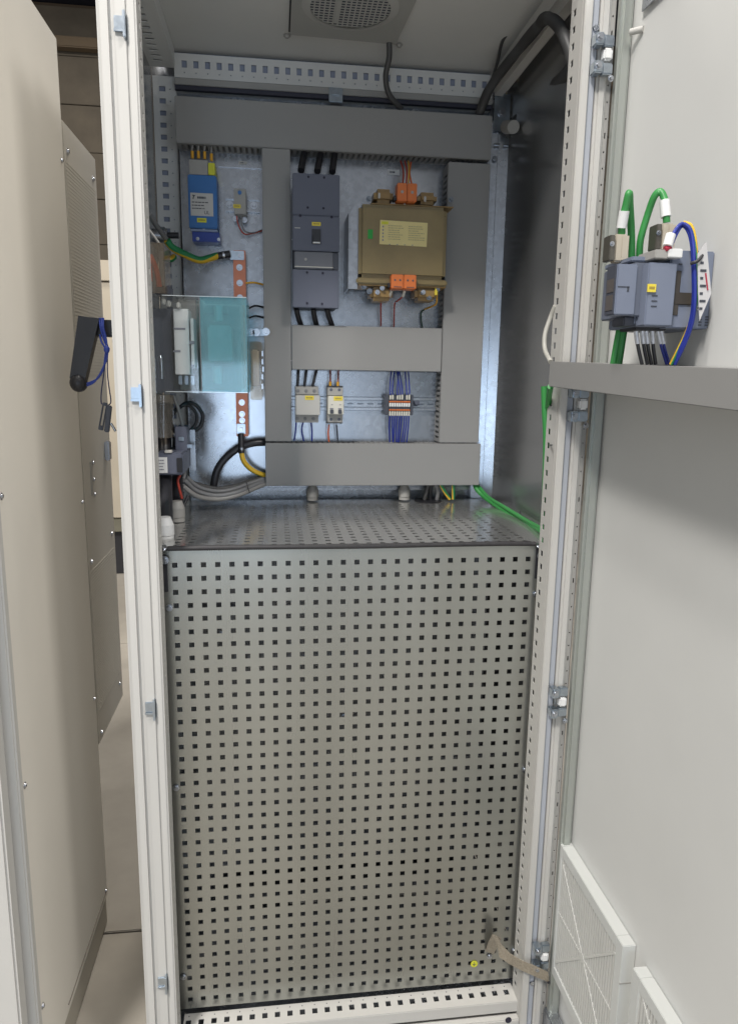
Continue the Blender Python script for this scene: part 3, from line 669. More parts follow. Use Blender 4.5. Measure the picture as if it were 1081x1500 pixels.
# busbar stub and chrome screws at the right of the switch
st = thing('switch_contact', 'translucent contact cover with chrome screws between the switch and trunking', 'contact', (.14, .4, .29))
b = (0.1239,0.1492,0.2793,0.4072); box('cover', SMOKE, st, b[0], b[1], .38, .44, b[2], b[3], .002)
b = (0.126,0.1431,0.3091,0.3903); box('blade', CREAM, st, b[0], b[1], .402, .412, b[2], b[3], .003)
for p in [(0.1279,0.36,0.4252),(0.1396,0.36,0.4255),(0.1603,0.36,0.4274)]: bolt('chrome_screw', st, (p[0], .36, p[2]), (0, -1, 0), .0055, .012)
b = (0.1214,0.1629,0.4198,0.4335); box('link', ZINC, st, b[0], b[1], .378, .386, b[2], b[3], .001)
for p in [(0.1521,0.372,0.381),(0.1519,0.372,0.3633),(0.1532,0.372,0.347),(0.1515,0.372,0.3306),(0.1513,0.372,0.3096)]: box('edge_tooth', CHROME, st, p[0]-.002, p[0]+.001, .372, .379, p[2]-.006, p[2]+.006, .0008)
for i, (pts) in enumerate(([(0.1137,0.465,0.5403),(0.1322,0.47,0.543),(0.1537,0.48,0.5403)], [(0.1206,0.42,0.4806),(0.1351,0.45,0.4897),(0.1531,0.48,0.4899)], [(0.1203,0.42,0.4598),(0.1347,0.45,0.467),(0.1528,0.48,0.4668)])):
    cable('bar_lead', (AMBER, BLKC, BLKC)[i], pts, .0022, ('thin amber wire from the copper bar to the left trunking', 'thin black wire above the chrome screws, upper of two', 'thin black wire above the chrome screws, lower of two')[i], 'wire')
# clear box with orange cables above the switch
cb = thing('terminal_box', 'narrow smoked terminal box with orange cable inside above the load switch', 'terminal box', [(-0.0531,0.26,0.4907)][0])
a = (-0.0548,-0.0302,0.4871,0.5807)
mb = MB(); w = .002; mb.box(a[0], a[1], .22, .22+w, a[2], a[3]).box(a[1]-w, a[1], .22+w, .30, a[2], a[3]).box(a[0], a[1]-w, .22+w, .30, a[3]-w, a[3])
mb.build('cover', SMOKE, cb); box('inner_block', SLATE2, cb, a[0], a[0]+.03, .25, .29, a[2], a[2]+.018, .002)
cable('orange_cable', ORW, [(-0.0594,0.235,0.5592),(-0.0523,0.235,0.5443),(-0.0474,0.24,0.5247),(-0.0451,0.245,0.5023)], .0052, 'orange cable curving down behind the left post above the switch')
cable('orange_cable', ORW, [(-0.0678,0.26,0.5526),(-0.0632,0.26,0.5347),(-0.0628,0.26,0.5139)], .0035, 'shorter orange cable hugging the left post above the switch')

# ------------------------------------------------------------------ cables and glands at lower left
cable('main_cable', BLKC, [(-0.0509,0.28,0.2747),(-0.0521,0.28,0.204),(-0.0447,0.22,0.1258),(-0.0297,0.1,0.054)], .0145, 'thickest black cable rising vertically from the white gland at lower left')
cable('main_cable', BLKC, [(-0.0294,0.33,0.1999),(-0.0334,0.33,0.1254),(-0.0265,0.25,0.061)], .0125, 'second black cable standing behind the thickest one at lower left')
cable('smoked_sleeve', SMOKE, [(-0.05,0.26,0.292),(-0.0511,0.26,0.2616),(-0.0532,0.26,0.2056)], .023, 'smoked translucent sleeve round the cable just below the load switch', 'sleeve')
def gland(label, px, r, m, y, h=.03):
    t = thing('cable_gland', label, 'cable gland', px)
    cyl('nut', m, t, px, (px[0], px[1], px[2]+h*.55), r, n=8); cyl('dome', m, t, (px[0], px[1], px[2]+h*.55), (px[0], px[1], px[2]+h), r*.98, r*.62)
    cyl('collar', m, t, (px[0], px[1], px[2]-h*.28), (px[0], px[1], px[2]-.001), r*.92, n=20); return t
gland('large white cable gland standing on the shelf at the front left', [(-0.0276,0.09,0.0364)][0], .0165, WHITE, .18, .034)
gland('grey white gland behind the large white one at the shelf left', [(-0.0245,0.24,0.0411)][0], .0155, GREY, .3, .034)
g1 = gland('grey gland on the shelf under the bottom trunking, left of two', (.267, .475, .042), .015, GREY, .47, .028)
g2 = copy_tree(g1, (.496, .475, .042)); g2['label'] = 'grey gland on the shelf under the bottom trunking, right of two'; 
# current transformer / limit block with white label
ct = thing('current_transformer', 'dark block with white printed label round the cables at lower left', 'transformer', [(-0.0344,0.18,0.1382)][0])
a = (-0.0581,-0.0041,0.1354,0.1791); box('body', mat('ct_grey', (.10, .11, .15, 1), .45), ct, a[0], a[1], .19, .32, a[2], a[3], .003)
b = (-0.0594,-0.0342,0.1399,0.1712); lb = box('label', WHITE, ct, b[0], b[1], .1885, .1895, b[2], b[3], 0); printlines(lb, b[0]+.003, b[1]-.002, b[2]+.004, b[3]-.003, .1883, 4, INKG, 9)
b = (-0.0392,-0.0249,0.1794,0.1847); box('top_clip', LGREY, ct, b[0], b[1], .19, .205, b[2], b[3], .001)
b = (-0.0159,-0.0049,0.1413,0.17); box('window', BLACK, ct, b[0], b[1], .1875, .1895, b[2], b[3], .001)
tbk = thing('auxiliary_contact', 'small slate contact block with clips beside the black cables, above the label', 'contact block', [(-0.0222,0.27,0.1836)][0])
a = (-0.0263,-0.0033,0.1757,0.2276); box('body', SLATE, tbk, a[0], a[1], .25, .31, a[2], a[3], .002)
b = (-0.0187,-0.008,0.1983,0.2067); box('clip', ZINC, tbk, b[0], b[1], .2475, .2495, b[2], b[3], .001)
b = (-0.0069,0.0066,0.1829,0.1899); box('spring_tab', ZINC, tbk, b[0], b[1], .26, .27, b[2], b[3], .001)
box('rail', GALV, tbk, a[1]+.001, a[1]+.012, .30, .304, a[2]-.045, a[3]-.01, .001)
cable('red_plug_lead', RED, [(-0.0174,0.24,0.1286),(-0.0219,0.24,0.1173),(-0.0197,0.24,0.1001),(-0.0162,0.25,0.0783)], .0028, 'small red and brown lead hanging under the labelled dark block', 'wire')
cable('loop_cable', BLKC, [(-0.035,0.28,0.2552),(-0.0234,0.3,0.2629),(-0.0072,0.32,0.2737),(0.0102,0.33,0.2677),(0.0226,0.33,0.2474),(0.0176,0.33,0.2238),(-0.002,0.32,0.2097),(-0.0255,0.3,0.2024)], .0042, 'black looped cable, outer coil beside the load switch feet')
cable('loop_cable', BLKC, [(-0.0398,0.29,0.2376),(-0.0293,0.3,0.2571),(-0.0104,0.31,0.2697),(0.0053,0.32,0.2594),(0.0119,0.32,0.242),(0.0041,0.32,0.2215),(-0.0169,0.3,0.2054)], .0035, 'black looped cable, inner coil beside the load switch feet')
cable('slanted_lead', GCABLE, [(-0.0296,0.27,0.292),(-0.0196,0.27,0.2614),(-0.0125,0.27,0.2263),(-0.0085,0.27,0.1765),(-0.0144,0.28,0.1173)], .0036, 'dark grey lead slanting down past the black coils')
cable('slanted_lead', BLKC, [(-0.0343,0.26,0.2728),(-0.0393,0.26,0.2478),(-0.032,0.27,0.2219),(-0.0172,0.28,0.2041)], .0046, 'short black lead crossing behind the slanting grey lead')
cable('arc_cable', BLKC, [(0.0323,0.44,0.0753),(0.0411,0.44,0.111),(0.0603,0.445,0.1394),(0.0922,0.45,0.1648),(0.1273,0.455,0.1757),(0.1592,0.465,0.1766)], .0088, 'thick black cable arching from the shelf into the lower trunking', n=14)
eg = thing('earth_cable', 'yellow and green earth cable curving from the foot of the copper bar', 'cable', [(0.0975,0.45,0.1906)][0])
MB().tube([(0.0988,0.44,0.1529),(0.1033,0.44,0.1352),(0.1156,0.445,0.1184),(0.1329,0.45,0.1062),(0.1552,0.46,0.0966)], .0060, n=12, twist=.1, phase=.45).build('sheath', YG, eg)
cyl('sleeve', BLACK, eg, [(0.0975,0.452,0.1968)][0], [(0.0988,0.44,0.1529)][0], .0072)
cyl('sleeve_band', CHROME, eg, [(0.099,0.442,0.1656)][0], [(0.0989,0.441,0.1576)][0], .0066)
a = (0.088,0.1082,0.1962,0.2202); box('lug', ZINC, eg, a[0], a[1], .4615, .4635, a[2], a[3], .002); bolt('lug_bolt', eg, ((a[0]+a[1])/2, .4615, (a[2]+a[3])/2), (0, -1, 0), .0055, .007)
for i, (pts, m) in enumerate((([(-0.0177,0.33,0.1134),(0.0047,0.36,0.086),(0.0449,0.38,0.0717),(0.0853,0.4,0.0747),(0.1235,0.43,0.0846),(0.1584,0.46,0.0916)], GCABLE), ([(-0.0183,0.31,0.1087),(0.0037,0.34,0.0799),(0.0463,0.36,0.0656),(0.0909,0.38,0.0699),(0.1269,0.42,0.0795),(0.1583,0.46,0.085)], GCABLE), ([(-0.0204,0.3,0.0967),(0.0074,0.33,0.0692),(0.0492,0.36,0.0577),(0.0939,0.38,0.0636),(0.13,0.42,0.073),(0.1615,0.46,0.08)], mat('mid_grey_cable', (.28, .27, .26, 1), .45)), ([(-0.0279,0.34,0.109),(0.0008,0.37,0.0907),(0.0442,0.39,0.0765),(0.0848,0.41,0.0796),(0.1233,0.44,0.088),(0.1583,0.47,0.0952)], DGCABLE))):
    cable('grey_cable', m, pts, .0052, 'grey cable curving along the shelf into the trunking, number %s from the top' % ('two', 'three', 'four', 'one')[i], 'cable', 'grey cable bundle at lower left')
cable('cable_tie', BLACK, [(0.1108,0.395,0.0929),(0.1139,0.39,0.0809),(0.1185,0.385,0.0674)], .0013, 'black cable tie round the grey cable bundle', 'cable tie')
cable('thin_lead', BLKC, [(-0.0169,0.27,0.0896),(-0.0196,0.26,0.0547),(-0.0227,0.26,0.0445),(-0.015,0.27,0.0602),(-0.0071,0.28,0.0791)], .0035, 'small black lead loop beside the glands at lower left')

# ------------------------------------------------------------------ moulded case circuit breaker
X0, X1, Z0, Z1 = (0.2198,0.3225,0.4842,0.7651)
mc = thing('circuit_breaker', 'large slate grey three pole circuit breaker right of the tall left trunking', 'circuit breaker', (.27, .5, Z0))
H = Z1-Z0
box('rear_case', SLATE2, mc, X0+.002, X1-.002, .415, .4995, Z0+.002, Z1-.002, .002)
zc = [Z0+H*k for k in (0, .297, .428, .43, .69, .705, 1)]
box('lower_cover', SLATE, mc, X0, X1, .401, .4145, zc[0], zc[1]-.001, .0015)
box('trip_unit', mat('trip_grey', (.14, .145, .165, 1), .45), mc, X0+.004, X1-.014, .3975, .4145, zc[1], zc[2]-.001, .0015)
box('trip_side', SLATE2, mc, X1-.0135, X1-.001, .402, .4145, zc[1], zc[2]-.001, .001)
box('trip_line', CREAM, mc, X0+.004, X1-.014, .3968, .3974, zc[1]+.003, zc[1]+.0045, 0)
box('toggle_cover', SLATE, mc, X0, X1, .396, .4145, zc[3], zc[4], .0015)
box('upper_cover', SLATE, mc, X0, X1, .400, .4145, zc[4]+.001, zc[6], .0015)
b = (0.2616,0.2812,0.6194,0.6507); box('toggle_frame', BLACK, mc, b[0], b[1], .3945, .3958, b[2], b[3], 0)
box('toggle', BLACK, mc, b[0]+.002, b[1]-.002, .385, .394, b[2]+.003, b[2]+.017, .002); box('toggle_tip', WHITE, mc, b[0]+.002, b[1]-.002, .3845, .392, b[2]+.0005, b[2]+.003, .0005)
b = (0.2616,0.281,0.6576,0.6653); box('yellow_sticker', YEL, mc, b[0], b[1], .3952, .3958, b[2], b[3], 0)
for (x, y) in ((452,259),(474.5,260),(451,304),(474,305),(440,316),(486,318),(450,399),(473,400),(450,444),(472,445)):
    pass
for p in [(0.2543,0.399,0.7582),(0.2884,0.399,0.7584),(0.2528,0.399,0.6954),(0.2871,0.399,0.6954),(0.2512,0.399,0.5598),(0.2861,0.399,0.5594),(0.2512,0.399,0.494),(0.2847,0.399,0.4935)]: cyl('screw_hole', DARK, mc, (p[0], .3992, p[2]), (p[0], .4003, p[2]), .0026, n=10)
for p in [(0.2363,0.395,0.677),(0.3049,0.395,0.677)]: cyl('screw_hole', DARK, mc, (p[0], .3952, p[2]), (p[0], .3963, p[2]), .0030, n=10)
b = (0.2244,0.2362,0.6509,0.6526); box('print', LGREY, mc, b[0], b[1], .3953, .3959, b[2], b[3], 0)
b = (0.2481,0.2557,0.587,0.5939); cyl('test_button', GREY, mc, (b[0], .3974, b[2]), (b[0], .3955, b[2]), .003)
for i, p in enumerate([(0.2389,0.42,0.7753),(0.2747,0.42,0.7757),(0.3077,0.42,0.7759)]):
    q = [(0.2499,0.47,0.8347),(0.2866,0.47,0.8352),(0.3174,0.47,0.8368)][i]
    cable('phase_cable', BLKC, [p, ((p[0]*.6+q[0]*.4), .44, p[2]*.6+q[2]*.4), q], .0075, 'thick black phase cable above the large circuit breaker, %s of three' % ('left', 'middle', 'right')[i], 'cable', 'phase cables above the large breaker')
for i, p in enumerate([(0.2277,0.43,0.4843),(0.2664,0.43,0.4854),(0.2976,0.43,0.4862)]):
    q = [(0.2394,0.46,0.4505),(0.2759,0.46,0.4498),(0.3127,0.46,0.4491)][i]
    cable('phase_cable', BLKC, [p, ((p[0]+q[0])/2-.001, .445, (p[2]+q[2])/2), q], .0060, 'black phase cable below the large circuit breaker, %s of three' % ('left', 'middle', 'right')[i], 'cable', 'phase cables below the large breaker')

# ------------------------------------------------------------------ transformer
X0, X1, Z0, Z1 = (0.3638,0.5649,0.5394,0.7072)
tf = thing('control_transformer', 'brown varnished transformer with yellow rating label between the trunkings', 'transformer', (.46, .5, Z0))
box('core', RESIN, tf, X0, X1-.004, .380, .45, Z0+.012, Z1-.002, .008)
box('core_foot', RESIN, tf, X0-.004, X1+.001, .384, .46, Z0-.002, Z0+.0115, .003)
b = (0.41,0.516,0.6208,0.6724); lb = MB().box(b[0], b[1], .3788, .3796, b[2]+.001, b[3], .0003, rot=(Vector((b[0], .379, b[3])), 'Y', R(1.2))).build('rating_label', YEL2, tf)
printlines(lb, b[0]+.018, (b[0]+b[1])/2+.004, b[2]+.010, b[3]-.009, .3786, 7, mat('label_ink', (.42, .37, .2, 1), .6), 11, h=.35)
printlines(lb, (b[0]+b[1])/2+.010, b[1]-.006, b[2]+.010, b[3]-.009, .3786, 7, mat('label_ink2', (.42, .37, .2, 1), .6), 12, h=.35)
box('label_corner', YGRN, lb, b[0]+.003, b[0]+.018, .3784, .3787, b[3]-.009, b[3]-.003, 0)
for k in range(5): box('label_mark', INKG, lb, b[0]+.005, b[0]+.008, .3783, .3787, b[2]+.008+.007*k, b[2]+.0115+.007*k, 0)
for k in range(4): box('label_tick', INKG, lb, b[0]+.020+.017*k, b[0]+.0235+.017*k, .3783, .3787, b[2]-.0005+.001, b[2]+.002, 0)
b = (0.3832,0.3941,0.6321,0.6515); box('green_tag', TAG, tf, b[0], b[1], .3788, .3797, b[2], b[3], 0)
for (a, m) in (((0.3981,0.4413,0.7122,0.7414), RESIN2), ((0.4959,0.54,0.7136,0.7388), RESIN2), ((0.3923,0.4443,0.5039,0.5336), RESIN2), ((0.4953,0.5469,0.5067,0.5367), RESIN2)):
    box('winding', m, tf, a[0], a[1], .395, .455, a[2], a[3], .008)
a = (0.3897,0.5718,0.7157,0.7148); box('end_frame', RESIN2, tf, a[0], a[1]+.004, .388, .47, Z1-.001, Z1+.0015, .001)
a = (0.3663,0.5674,0.5377,0.5375); box('end_frame', RESIN2, tf, X0, X1, .388, .47, Z0-.005, Z0-.0025, .001)
for (x, y) in ((541,292),(543,424),(640,425),(535,430)): 
    pass
for p in [(0.3864,0.4,0.7183),(0.3783,0.4,0.5332),(0.3909,0.4,0.5232),(0.5099,0.4,0.5222),(0.5276,0.4,0.5137),(0.5461,0.4,0.5322),(0.5708,0.4,0.725)]: bolt('clamp_bolt', tf, (p[0], .398, p[2]), (0, -1, 0), .0042, .008, RAILM)
for p in [(0.4083,0.395,0.7252),(0.5108,0.395,0.7227)]: box('tab', LGREY, tf, p[0]-.002, p[0]+.003, .392, .3948, p[2]-.006, p[2]+.006, .001)
for p in [(0.4082,0.39,0.5211),(0.4188,0.39,0.5303),(0.5126,0.39,0.5242)]: bolt('clamp_bolt', tf, (p[0], .392, p[2]), (0, -1, 0), .0036, .008)
for (a, n) in (((0.4447,0.4878,0.7104,0.7474), 1), ((0.4352,0.4914,0.5272,0.5575), 2)):
    mid = (a[0]+a[1])/2
    for (u, v) in ((a[0], mid-.0005), (mid+.0005, a[1])):
        tb = box('orange_terminal', ORANGE, tf, u, v, .366, .40, a[2], a[3], .0015)
        xs_ = [(u+v)/2] if n == 1 else [u+(v-u)*.3, u+(v-u)*.72]
        for x in xs_: cyl('terminal_screw', GREY if n == 1 else SLATE2, tb, (x, .3655, (a[2]+a[3])/2+(.0 if n == 1 else .003)), (x, .3668, (a[2]+a[3])/2+(.0 if n == 1 else .003)), .0032 if n == 1 else .0022, n=10)
        if n == 2: box('print', INK, tb, u+.006, v-.004, .3655, .3662, a[2]+.003, a[2]+.0045, 0)
    box('terminal_side', BLACK, tf, a[0]-.006, a[0]-.0005, .375, .40, a[2]+.003, a[2]+.013, .001)
a = [(0.3689,0.42,0.7221),(0.3448,0.42,0.6881),(0.3464,0.42,0.5271)]
bk = MB(); bk.add([(a[0][0], .395, a[0][2]), (a[1][0], .395, a[1][2]), (a[2][0]-.002, .395, a[2][2]), (X0-.001, .395, a[2][2]), (a[0][0], .398, a[0][2]), (a[1][0], .398, a[1][2]), (a[2][0]-.002, .398, a[2][2]), (X0-.001, .398, a[2][2])], [(0, 3, 2, 1), (4, 5, 6, 7), (0, 1, 5, 4), (1, 2, 6, 5), (2, 3, 7, 6), (0, 4, 7, 3)])
bk.box(a[1][0]-.0025, a[1][0]-.0005, .395, .499, a[2][2], a[1][2]).build('side_bracket', GALV, tf)
box('foot_plate', GALV, tf, a[1][0]-.030, a[1][0]-.003, .496, .4995, a[2][2]-.004, a[1][2]-.02, .001)
# wires of the transformer
for i, (pts, m) in enumerate((([(0.4617,0.4,0.7556),(0.4661,0.42,0.7835),(0.466,0.46,0.8171)], RED), ([(0.4694,0.4,0.7546),(0.4737,0.42,0.7867),(0.4755,0.46,0.8176)], RED), ([(0.474,0.4,0.7548),(0.4784,0.42,0.787),(0.4833,0.46,0.818)], AMBER), ([(0.4817,0.4,0.7537),(0.4801,0.42,0.7814),(0.4897,0.46,0.8154)], ORW))):
    cable('transformer_lead', m, pts, .0019, ('leftmost dark red lead above the upper orange terminals', 'second dark red lead above the upper orange terminals', 'amber lead above the upper orange terminals', 'orange lead above the upper orange terminals')[i], 'wire', 'leads above the transformer')
for i, (pts, p2) in enumerate((([(0.4398,0.385,0.5259),(0.4378,0.4,0.5142),(0.4283,0.43,0.5064),(0.4278,0.47,0.5026),(0.4301,0.48,0.4532)], 0), ([(0.4693,0.385,0.5268),(0.4676,0.4,0.515),(0.4602,0.43,0.5073),(0.4604,0.47,0.5034),(0.4615,0.48,0.4524)], 0))):
    cable('transformer_lead', RED, pts, .0018, ('left red lead hanging below the lower orange terminals', 'right red lead hanging below the lower orange terminals')[i], 'wire', 'leads below the transformer')
    org(pts[0]); tag(MB().cyl(pts[0], pts[1], .0030).build('ferrule', CREAM, None), ('cream sleeve on the left lead under the lower orange terminals', 'cream sleeve on the right lead under the lower orange terminals')[i], 'cable sleeve')
cable('earth_wire', AMBER, [(0.5464,0.4,0.5233),(0.5499,0.42,0.5042),(0.5452,0.45,0.4992),(0.5351,0.48,0.4954)], .0020, 'amber end of the earth wire at the transformer corner', 'wire')
cable('earth_wire', mat('dark_green_wire', (.03, .08, .05, 1), .45), [(0.5351,0.48,0.4954),(0.529,0.49,0.4881),(0.5296,0.49,0.469),(0.5335,0.49,0.4499)], .0018, 'dark green wire dropping into the middle trunking below the transformer', 'wire')
t = thing('wire_lug', 'yellow insulated ring lug at the lower right transformer corner', 'lug', [(0.5453,0.395,0.5227)][0]); a = (0.539,0.5474,0.5192,0.5339); cyl('barrel', YEL, t, ((a[0]+a[1])/2, .395, a[2]), ((a[0]+a[1])/2, .395, a[3]), .0038)
a = (0.334,0.5918,0.7931,0.7971)
t = thing('plate_sticker', 'small white marker label on the plate above the transformer', 'label', (.45, .499, .77)); b = (0.4424,0.4701,0.7969,0.809); box('sticker', WHITE, t, b[0], b[1], .4988, .4997, b[2], b[3], 0); printlines(t, b[0]+.004, b[1]-.004, b[2]+.004, b[3]-.004, .4986, 1, INK, 4, h=.9)
t = thing('plate_sticker', 'small pale marker label on the plate right of the blue unit', 'label', (.12, .499, .79)); b = (0.1015,0.1197,0.8033,0.8096); box('sticker', LGREY, t, b[0], b[1], .4988, .4997, b[2], b[3], 0); printlines(t, b[0]+.004, b[1]-.004, b[2]+.002, b[3]-.002, .4986, 1, INK, 4, h=.9)

# ------------------------------------------------------------------ lower DIN rail devices
a = (0.2138,0.5755,0.2537,0.2845)
t = thing('din_rail', 'long zinc mounting rail behind the small breakers and terminals', 'rail', (.4, .5, a[2]))
za, zb = a[3], a[2]
us = breaks(.216, .572, [.235+.025*k for k in range(14)], .015); vs = [zb+.006, zb+.0135, za-.0135, za-.006]
rail = MB().sheet((0, .4955, 0), (1, 0, 0), (0, 0, 1), us, vs, lambda i, j: j == 1 and i % 2 == 1, .0012).box(.216, .572, .4875, .4955, za-.006, za, .0008).box(.216, .572, .4875, .4955, zb, zb+.006, .0008).build('rail', GALV, t)
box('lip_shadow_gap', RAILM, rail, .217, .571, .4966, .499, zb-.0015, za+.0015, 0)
MB().box(.216, .572, .4885, .495, za-.0075, za-.0062).box(.216, .572, .4885, .495, zb+.0062, zb+.0075).build('lip_shade_line', RAILM, rail)  # darker strips stand in for the shade lines along the rail lips
for p in [(0.5178,0.488,0.2732)]: bolt('end_clamp', t, (p[0]+.004, .490, p[2]), (0, -1, 0), .006, .006, SLATE)
def din(label, a, parts, name, cat):
    t = thing(name, label, cat, ((a[0]+a[1])/2, .49, a[2])); return t
a = (0.2255,0.2819,0.2251,0.3098); W_ = a[1]-a[0]; H = a[3]-a[2]
t = thing('motor_breaker', 'three pole light grey motor breaker at the left of the lower rail', 'circuit breaker', ((a[0]+a[1])/2, .49, a[2]))
box('rear_case', GREY, t, a[0], a[1]-.002, .452, .487, a[2], a[3], .001)
box('front_cover', LGREY, t, a[0], a[1], .4215, .4515, a[2]+H*.22, a[3]-H*.235, .0015)
box('top_shoulder', GREY, t, a[0]+.001, a[1]-.003, .437, .4515, a[3]-H*.225, a[3]-.001, .001); box('bottom_shoulder', GREY, t, a[0], a[1]-.003, .437, .4515, a[2]+.001, a[2]+H*.21, .001)
b = (0.2471,0.2677,0.2793,0.2892); box('yellow_sticker', YEL, t, b[0], b[1], .4207, .4214, b[2], b[3], 0)
for k in range(3):
    bolt('screw', t, (a[0]+W_*(.1+.34*k), .437, a[3]-H*.12), (0, -1, 0), .0028, .0015, GCABLE); bolt('screw', t, (a[0]+W_*(.06+.34*k), .437, a[2]+H*.12), (0, -1, 0), .0028, .0015, GCABLE)
a2 = (0.3008,0.3375,0.2255,0.3108)
t = thing('miniature_breaker', 'two pole cream miniature breaker beside the motor breaker', 'circuit breaker', ((a2[0]+a2[1])/2, .49, a2[2])); W2 = a2[1]-a2[0]
box('rear_case', GREY, t, a2[0], a2[1], .455, .487, a2[2], a2[3], .001)
box('front_cover', CREAM, t, a2[0], a2[1], .4215, .4545, a2[2]+H*.24, a2[3]-H*.26, .0015)
box('top_shoulder', GREY, t, a2[0], a2[1]-.001, .436, .4545, a2[3]-H*.25, a2[3]-.001, .001); box('bottom_shoulder', GREY, t, a2[0], a2[1]-.001, .436, .4545, a2[2]+.001, a2[2]+H*.23, .001)
b = (0.3137,0.3345,0.2785,0.2884); box('yellow_sticker', YEL, t, b[0], b[1], .4207, .4214, b[2], b[3], 0)
for k in (0, 1):
    x = a2[0]+W2*(.12+.52*k); box('toggle', SLATE2, t, x, x+W2*.22, .417, .4214, a2[2]+H*.27, a2[2]+H*.38, .001); box('toggle_slot', INKG, t, x, x+W2*.22, .4208, .4214, a2[2]+H*.39, a2[2]+H*.42, 0); box('mark', INK, t, x+.003, x+W2*.18, .4208, .4214, a2[2]+H*.505, a2[2]+H*.52, 0)
    bolt('screw', t, (x+W2*.1, .436, a2[3]-H*.09), (0, -1, 0), .0024, .001, SLATE); bolt('screw', t, (x+W2*.1, .436, a2[2]+H*.1), (0, -1, 0), .0024, .001, SLATE)
box('top_edge', BLACK, t, a2[0]-.001, a2[1]-.001, .434, .47, a2[3]-.0008, a2[3]+.0008, 0); box('bottom_edge', BLACK, t, a2[0]-.003, a2[1]-.002, .434, .47, a2[2]-.001, a2[2]+.0008, 0)
for i, (p, q, m, n_) in enumerate((([(0.2309,0.455,0.3095)][0], [(0.2328,0.46,0.3491)][0], BLKC, 'left black feed above the motor breaker'), ([(0.2469,0.455,0.3098)][0], [(0.252,0.46,0.3494)][0], BLKC, 'middle black feed above the motor breaker'), ([(0.2662,0.455,0.31)][0], [(0.2761,0.46,0.3498)][0], BLKC, 'right black feed leaning above the motor breaker'))):
    cable('feed_cable', m, [p, ((p[0]*2+q[0])/3, .455, (p[2]*2+q[2])/3), q], .0034, n_, 'cable', 'black feeds above the motor breaker')
for i, (p, q, n_) in enumerate((([(0.3086,0.46,0.3121)][0], [(0.3087,0.465,0.3488)][0], 'left brown wire with amber ferrule above the two pole breaker'), ([(0.3265,0.46,0.3124)][0], [(0.3282,0.465,0.3491)][0], 'right brown wire with amber ferrule above the two pole breaker'))):
    t = thing('feed_wire', n_, 'wire', p, 'brown wires above the two pole breaker'); MB().tube([p, q], .0022).build('wire', mat('brown_wire', (.30, .10, .08, 1), .5), t); cyl('ferrule', AMBER, t, (p[0], p[1], p[2]-.001), (p[0], p[1], p[2]+.009), .0032)
for i, (pts, m, n_) in enumerate((([(0.2274,0.455,0.2248),(0.2258,0.46,0.2033),(0.2226,0.465,0.1817)], WIREB, 'left dark blue wire below the motor breaker'), ([(0.2436,0.455,0.2249),(0.2405,0.46,0.2067),(0.2455,0.465,0.1802)], WIREB, 'middle dark blue wire below the motor breaker'), ([(0.263,0.455,0.225),(0.2649,0.46,0.2036),(0.2652,0.465,0.1802)], WIREB, 'right dark blue wire below the motor breaker'), ([(0.3058,0.46,0.2201),(0.3046,0.465,0.2001),(0.3067,0.47,0.1783)], ORW, 'pinkish orange wire below the two pole breaker'), ([(0.3238,0.46,0.2202),(0.326,0.465,0.2002),(0.3282,0.47,0.18)], SLATE2, 'dark wire below the two pole breaker'))):
    cable('outgoing_wire', m, pts, .0019, n_, 'wire')
# terminal strip
a = (0.4403,0.5081,0.2386,0.2947)
t = thing('terminal_strip', 'grey terminal strip with orange levers and blue wires on the lower rail', 'terminal strip', ((a[0]+a[1])/2, .49, a[2]))
box('end_plate', SLATE2, t, a[0]-.001, a[0]+.008, .452, .487, a[2]+.006, a[3]-.002, .001); box('end_plate', SLATE2, t, a[1]-.006, a[1], .452, .487, a[2]+.006, a[3]-.002, .001)
n = 9; xx = [a[0]+.009+k*(a[1]-a[0]-.016)/n for k in range(n+1)]
Hh = a[3]-a[2]
for k in range(n):
    u, v = xx[k]+.0003, xx[k+1]-.0003
    tb = box('terminal', SLATE2, t, u, v, .455, .487, a[2]+.008, a[3]-.004, .0005)
    box('lever', ORANGE, tb, u, v, .4535, .4548, a[3]-.020, a[3]-.0165, 0); box('lever', ORANGE, tb, u, v, .4535, .4548, a[2]+.0165, a[2]+.020, 0)
    box('marker', WHITE, tb, u+.0003, v-.0003, .453, .4548, a[3]-.030, a[3]-.0215, .0003)
    box('ferrule', CREAM, tb, u+.0005, v-.0005, .4505, .4546, a[2]+.004, a[2]+.0150, .001)
    if k not in (2, 6): box('ferrule', CREAM, tb, u+.0006, v-.0006, .4505, .4546, a[3]-.0135, a[3]-.003+.001*(k % 3), .001)
for k in range(n):
    if k in (2, 6): continue
    x = (xx[k]+xx[k+1])/2; tx = x+(.004 if k < 4 else -.003 if k < 7 else -.001)+random.uniform(-.003, .003)
    cable('blue_wire', WIREB, [(x, .453, a[3]-.002), (x+random.uniform(-.001, .001), .457, a[3]+.012), (tx, .468, .3500)], .0016, 'dark blue wire rising from the terminal strip into the middle trunking', 'wire', 'blue wires above the terminal strip', n=7)
for k in range(n):
    x = (xx[k]+xx[k+1])/2; tx = x+(.004 if k < 2 else 0 if k < 4 else -.002)+random.uniform(-.002, .001)
    cable('blue_wire', WIREB, [(x, .453, a[2]+.005), (x+random.uniform(-.001, .001), .456, a[2]-.02), (tx, .462, .1785)], .0017, 'dark blue wire dropping from the terminal strip into the bottom trunking', 'wire', 'blue wires below the terminal strip', n=7)
# plate reinforcement strip beneath the middle trunking
b = (0.2174,0.5899,0.3354,0.3491); t = thing('plate_rail', 'narrow folded metal strip just below the middle trunking', 'rail', (.4, .5, b[2])); box('strip', GALV, t, .2175, .571, .4885, .4995, b[2]+.004, .3465, .001)

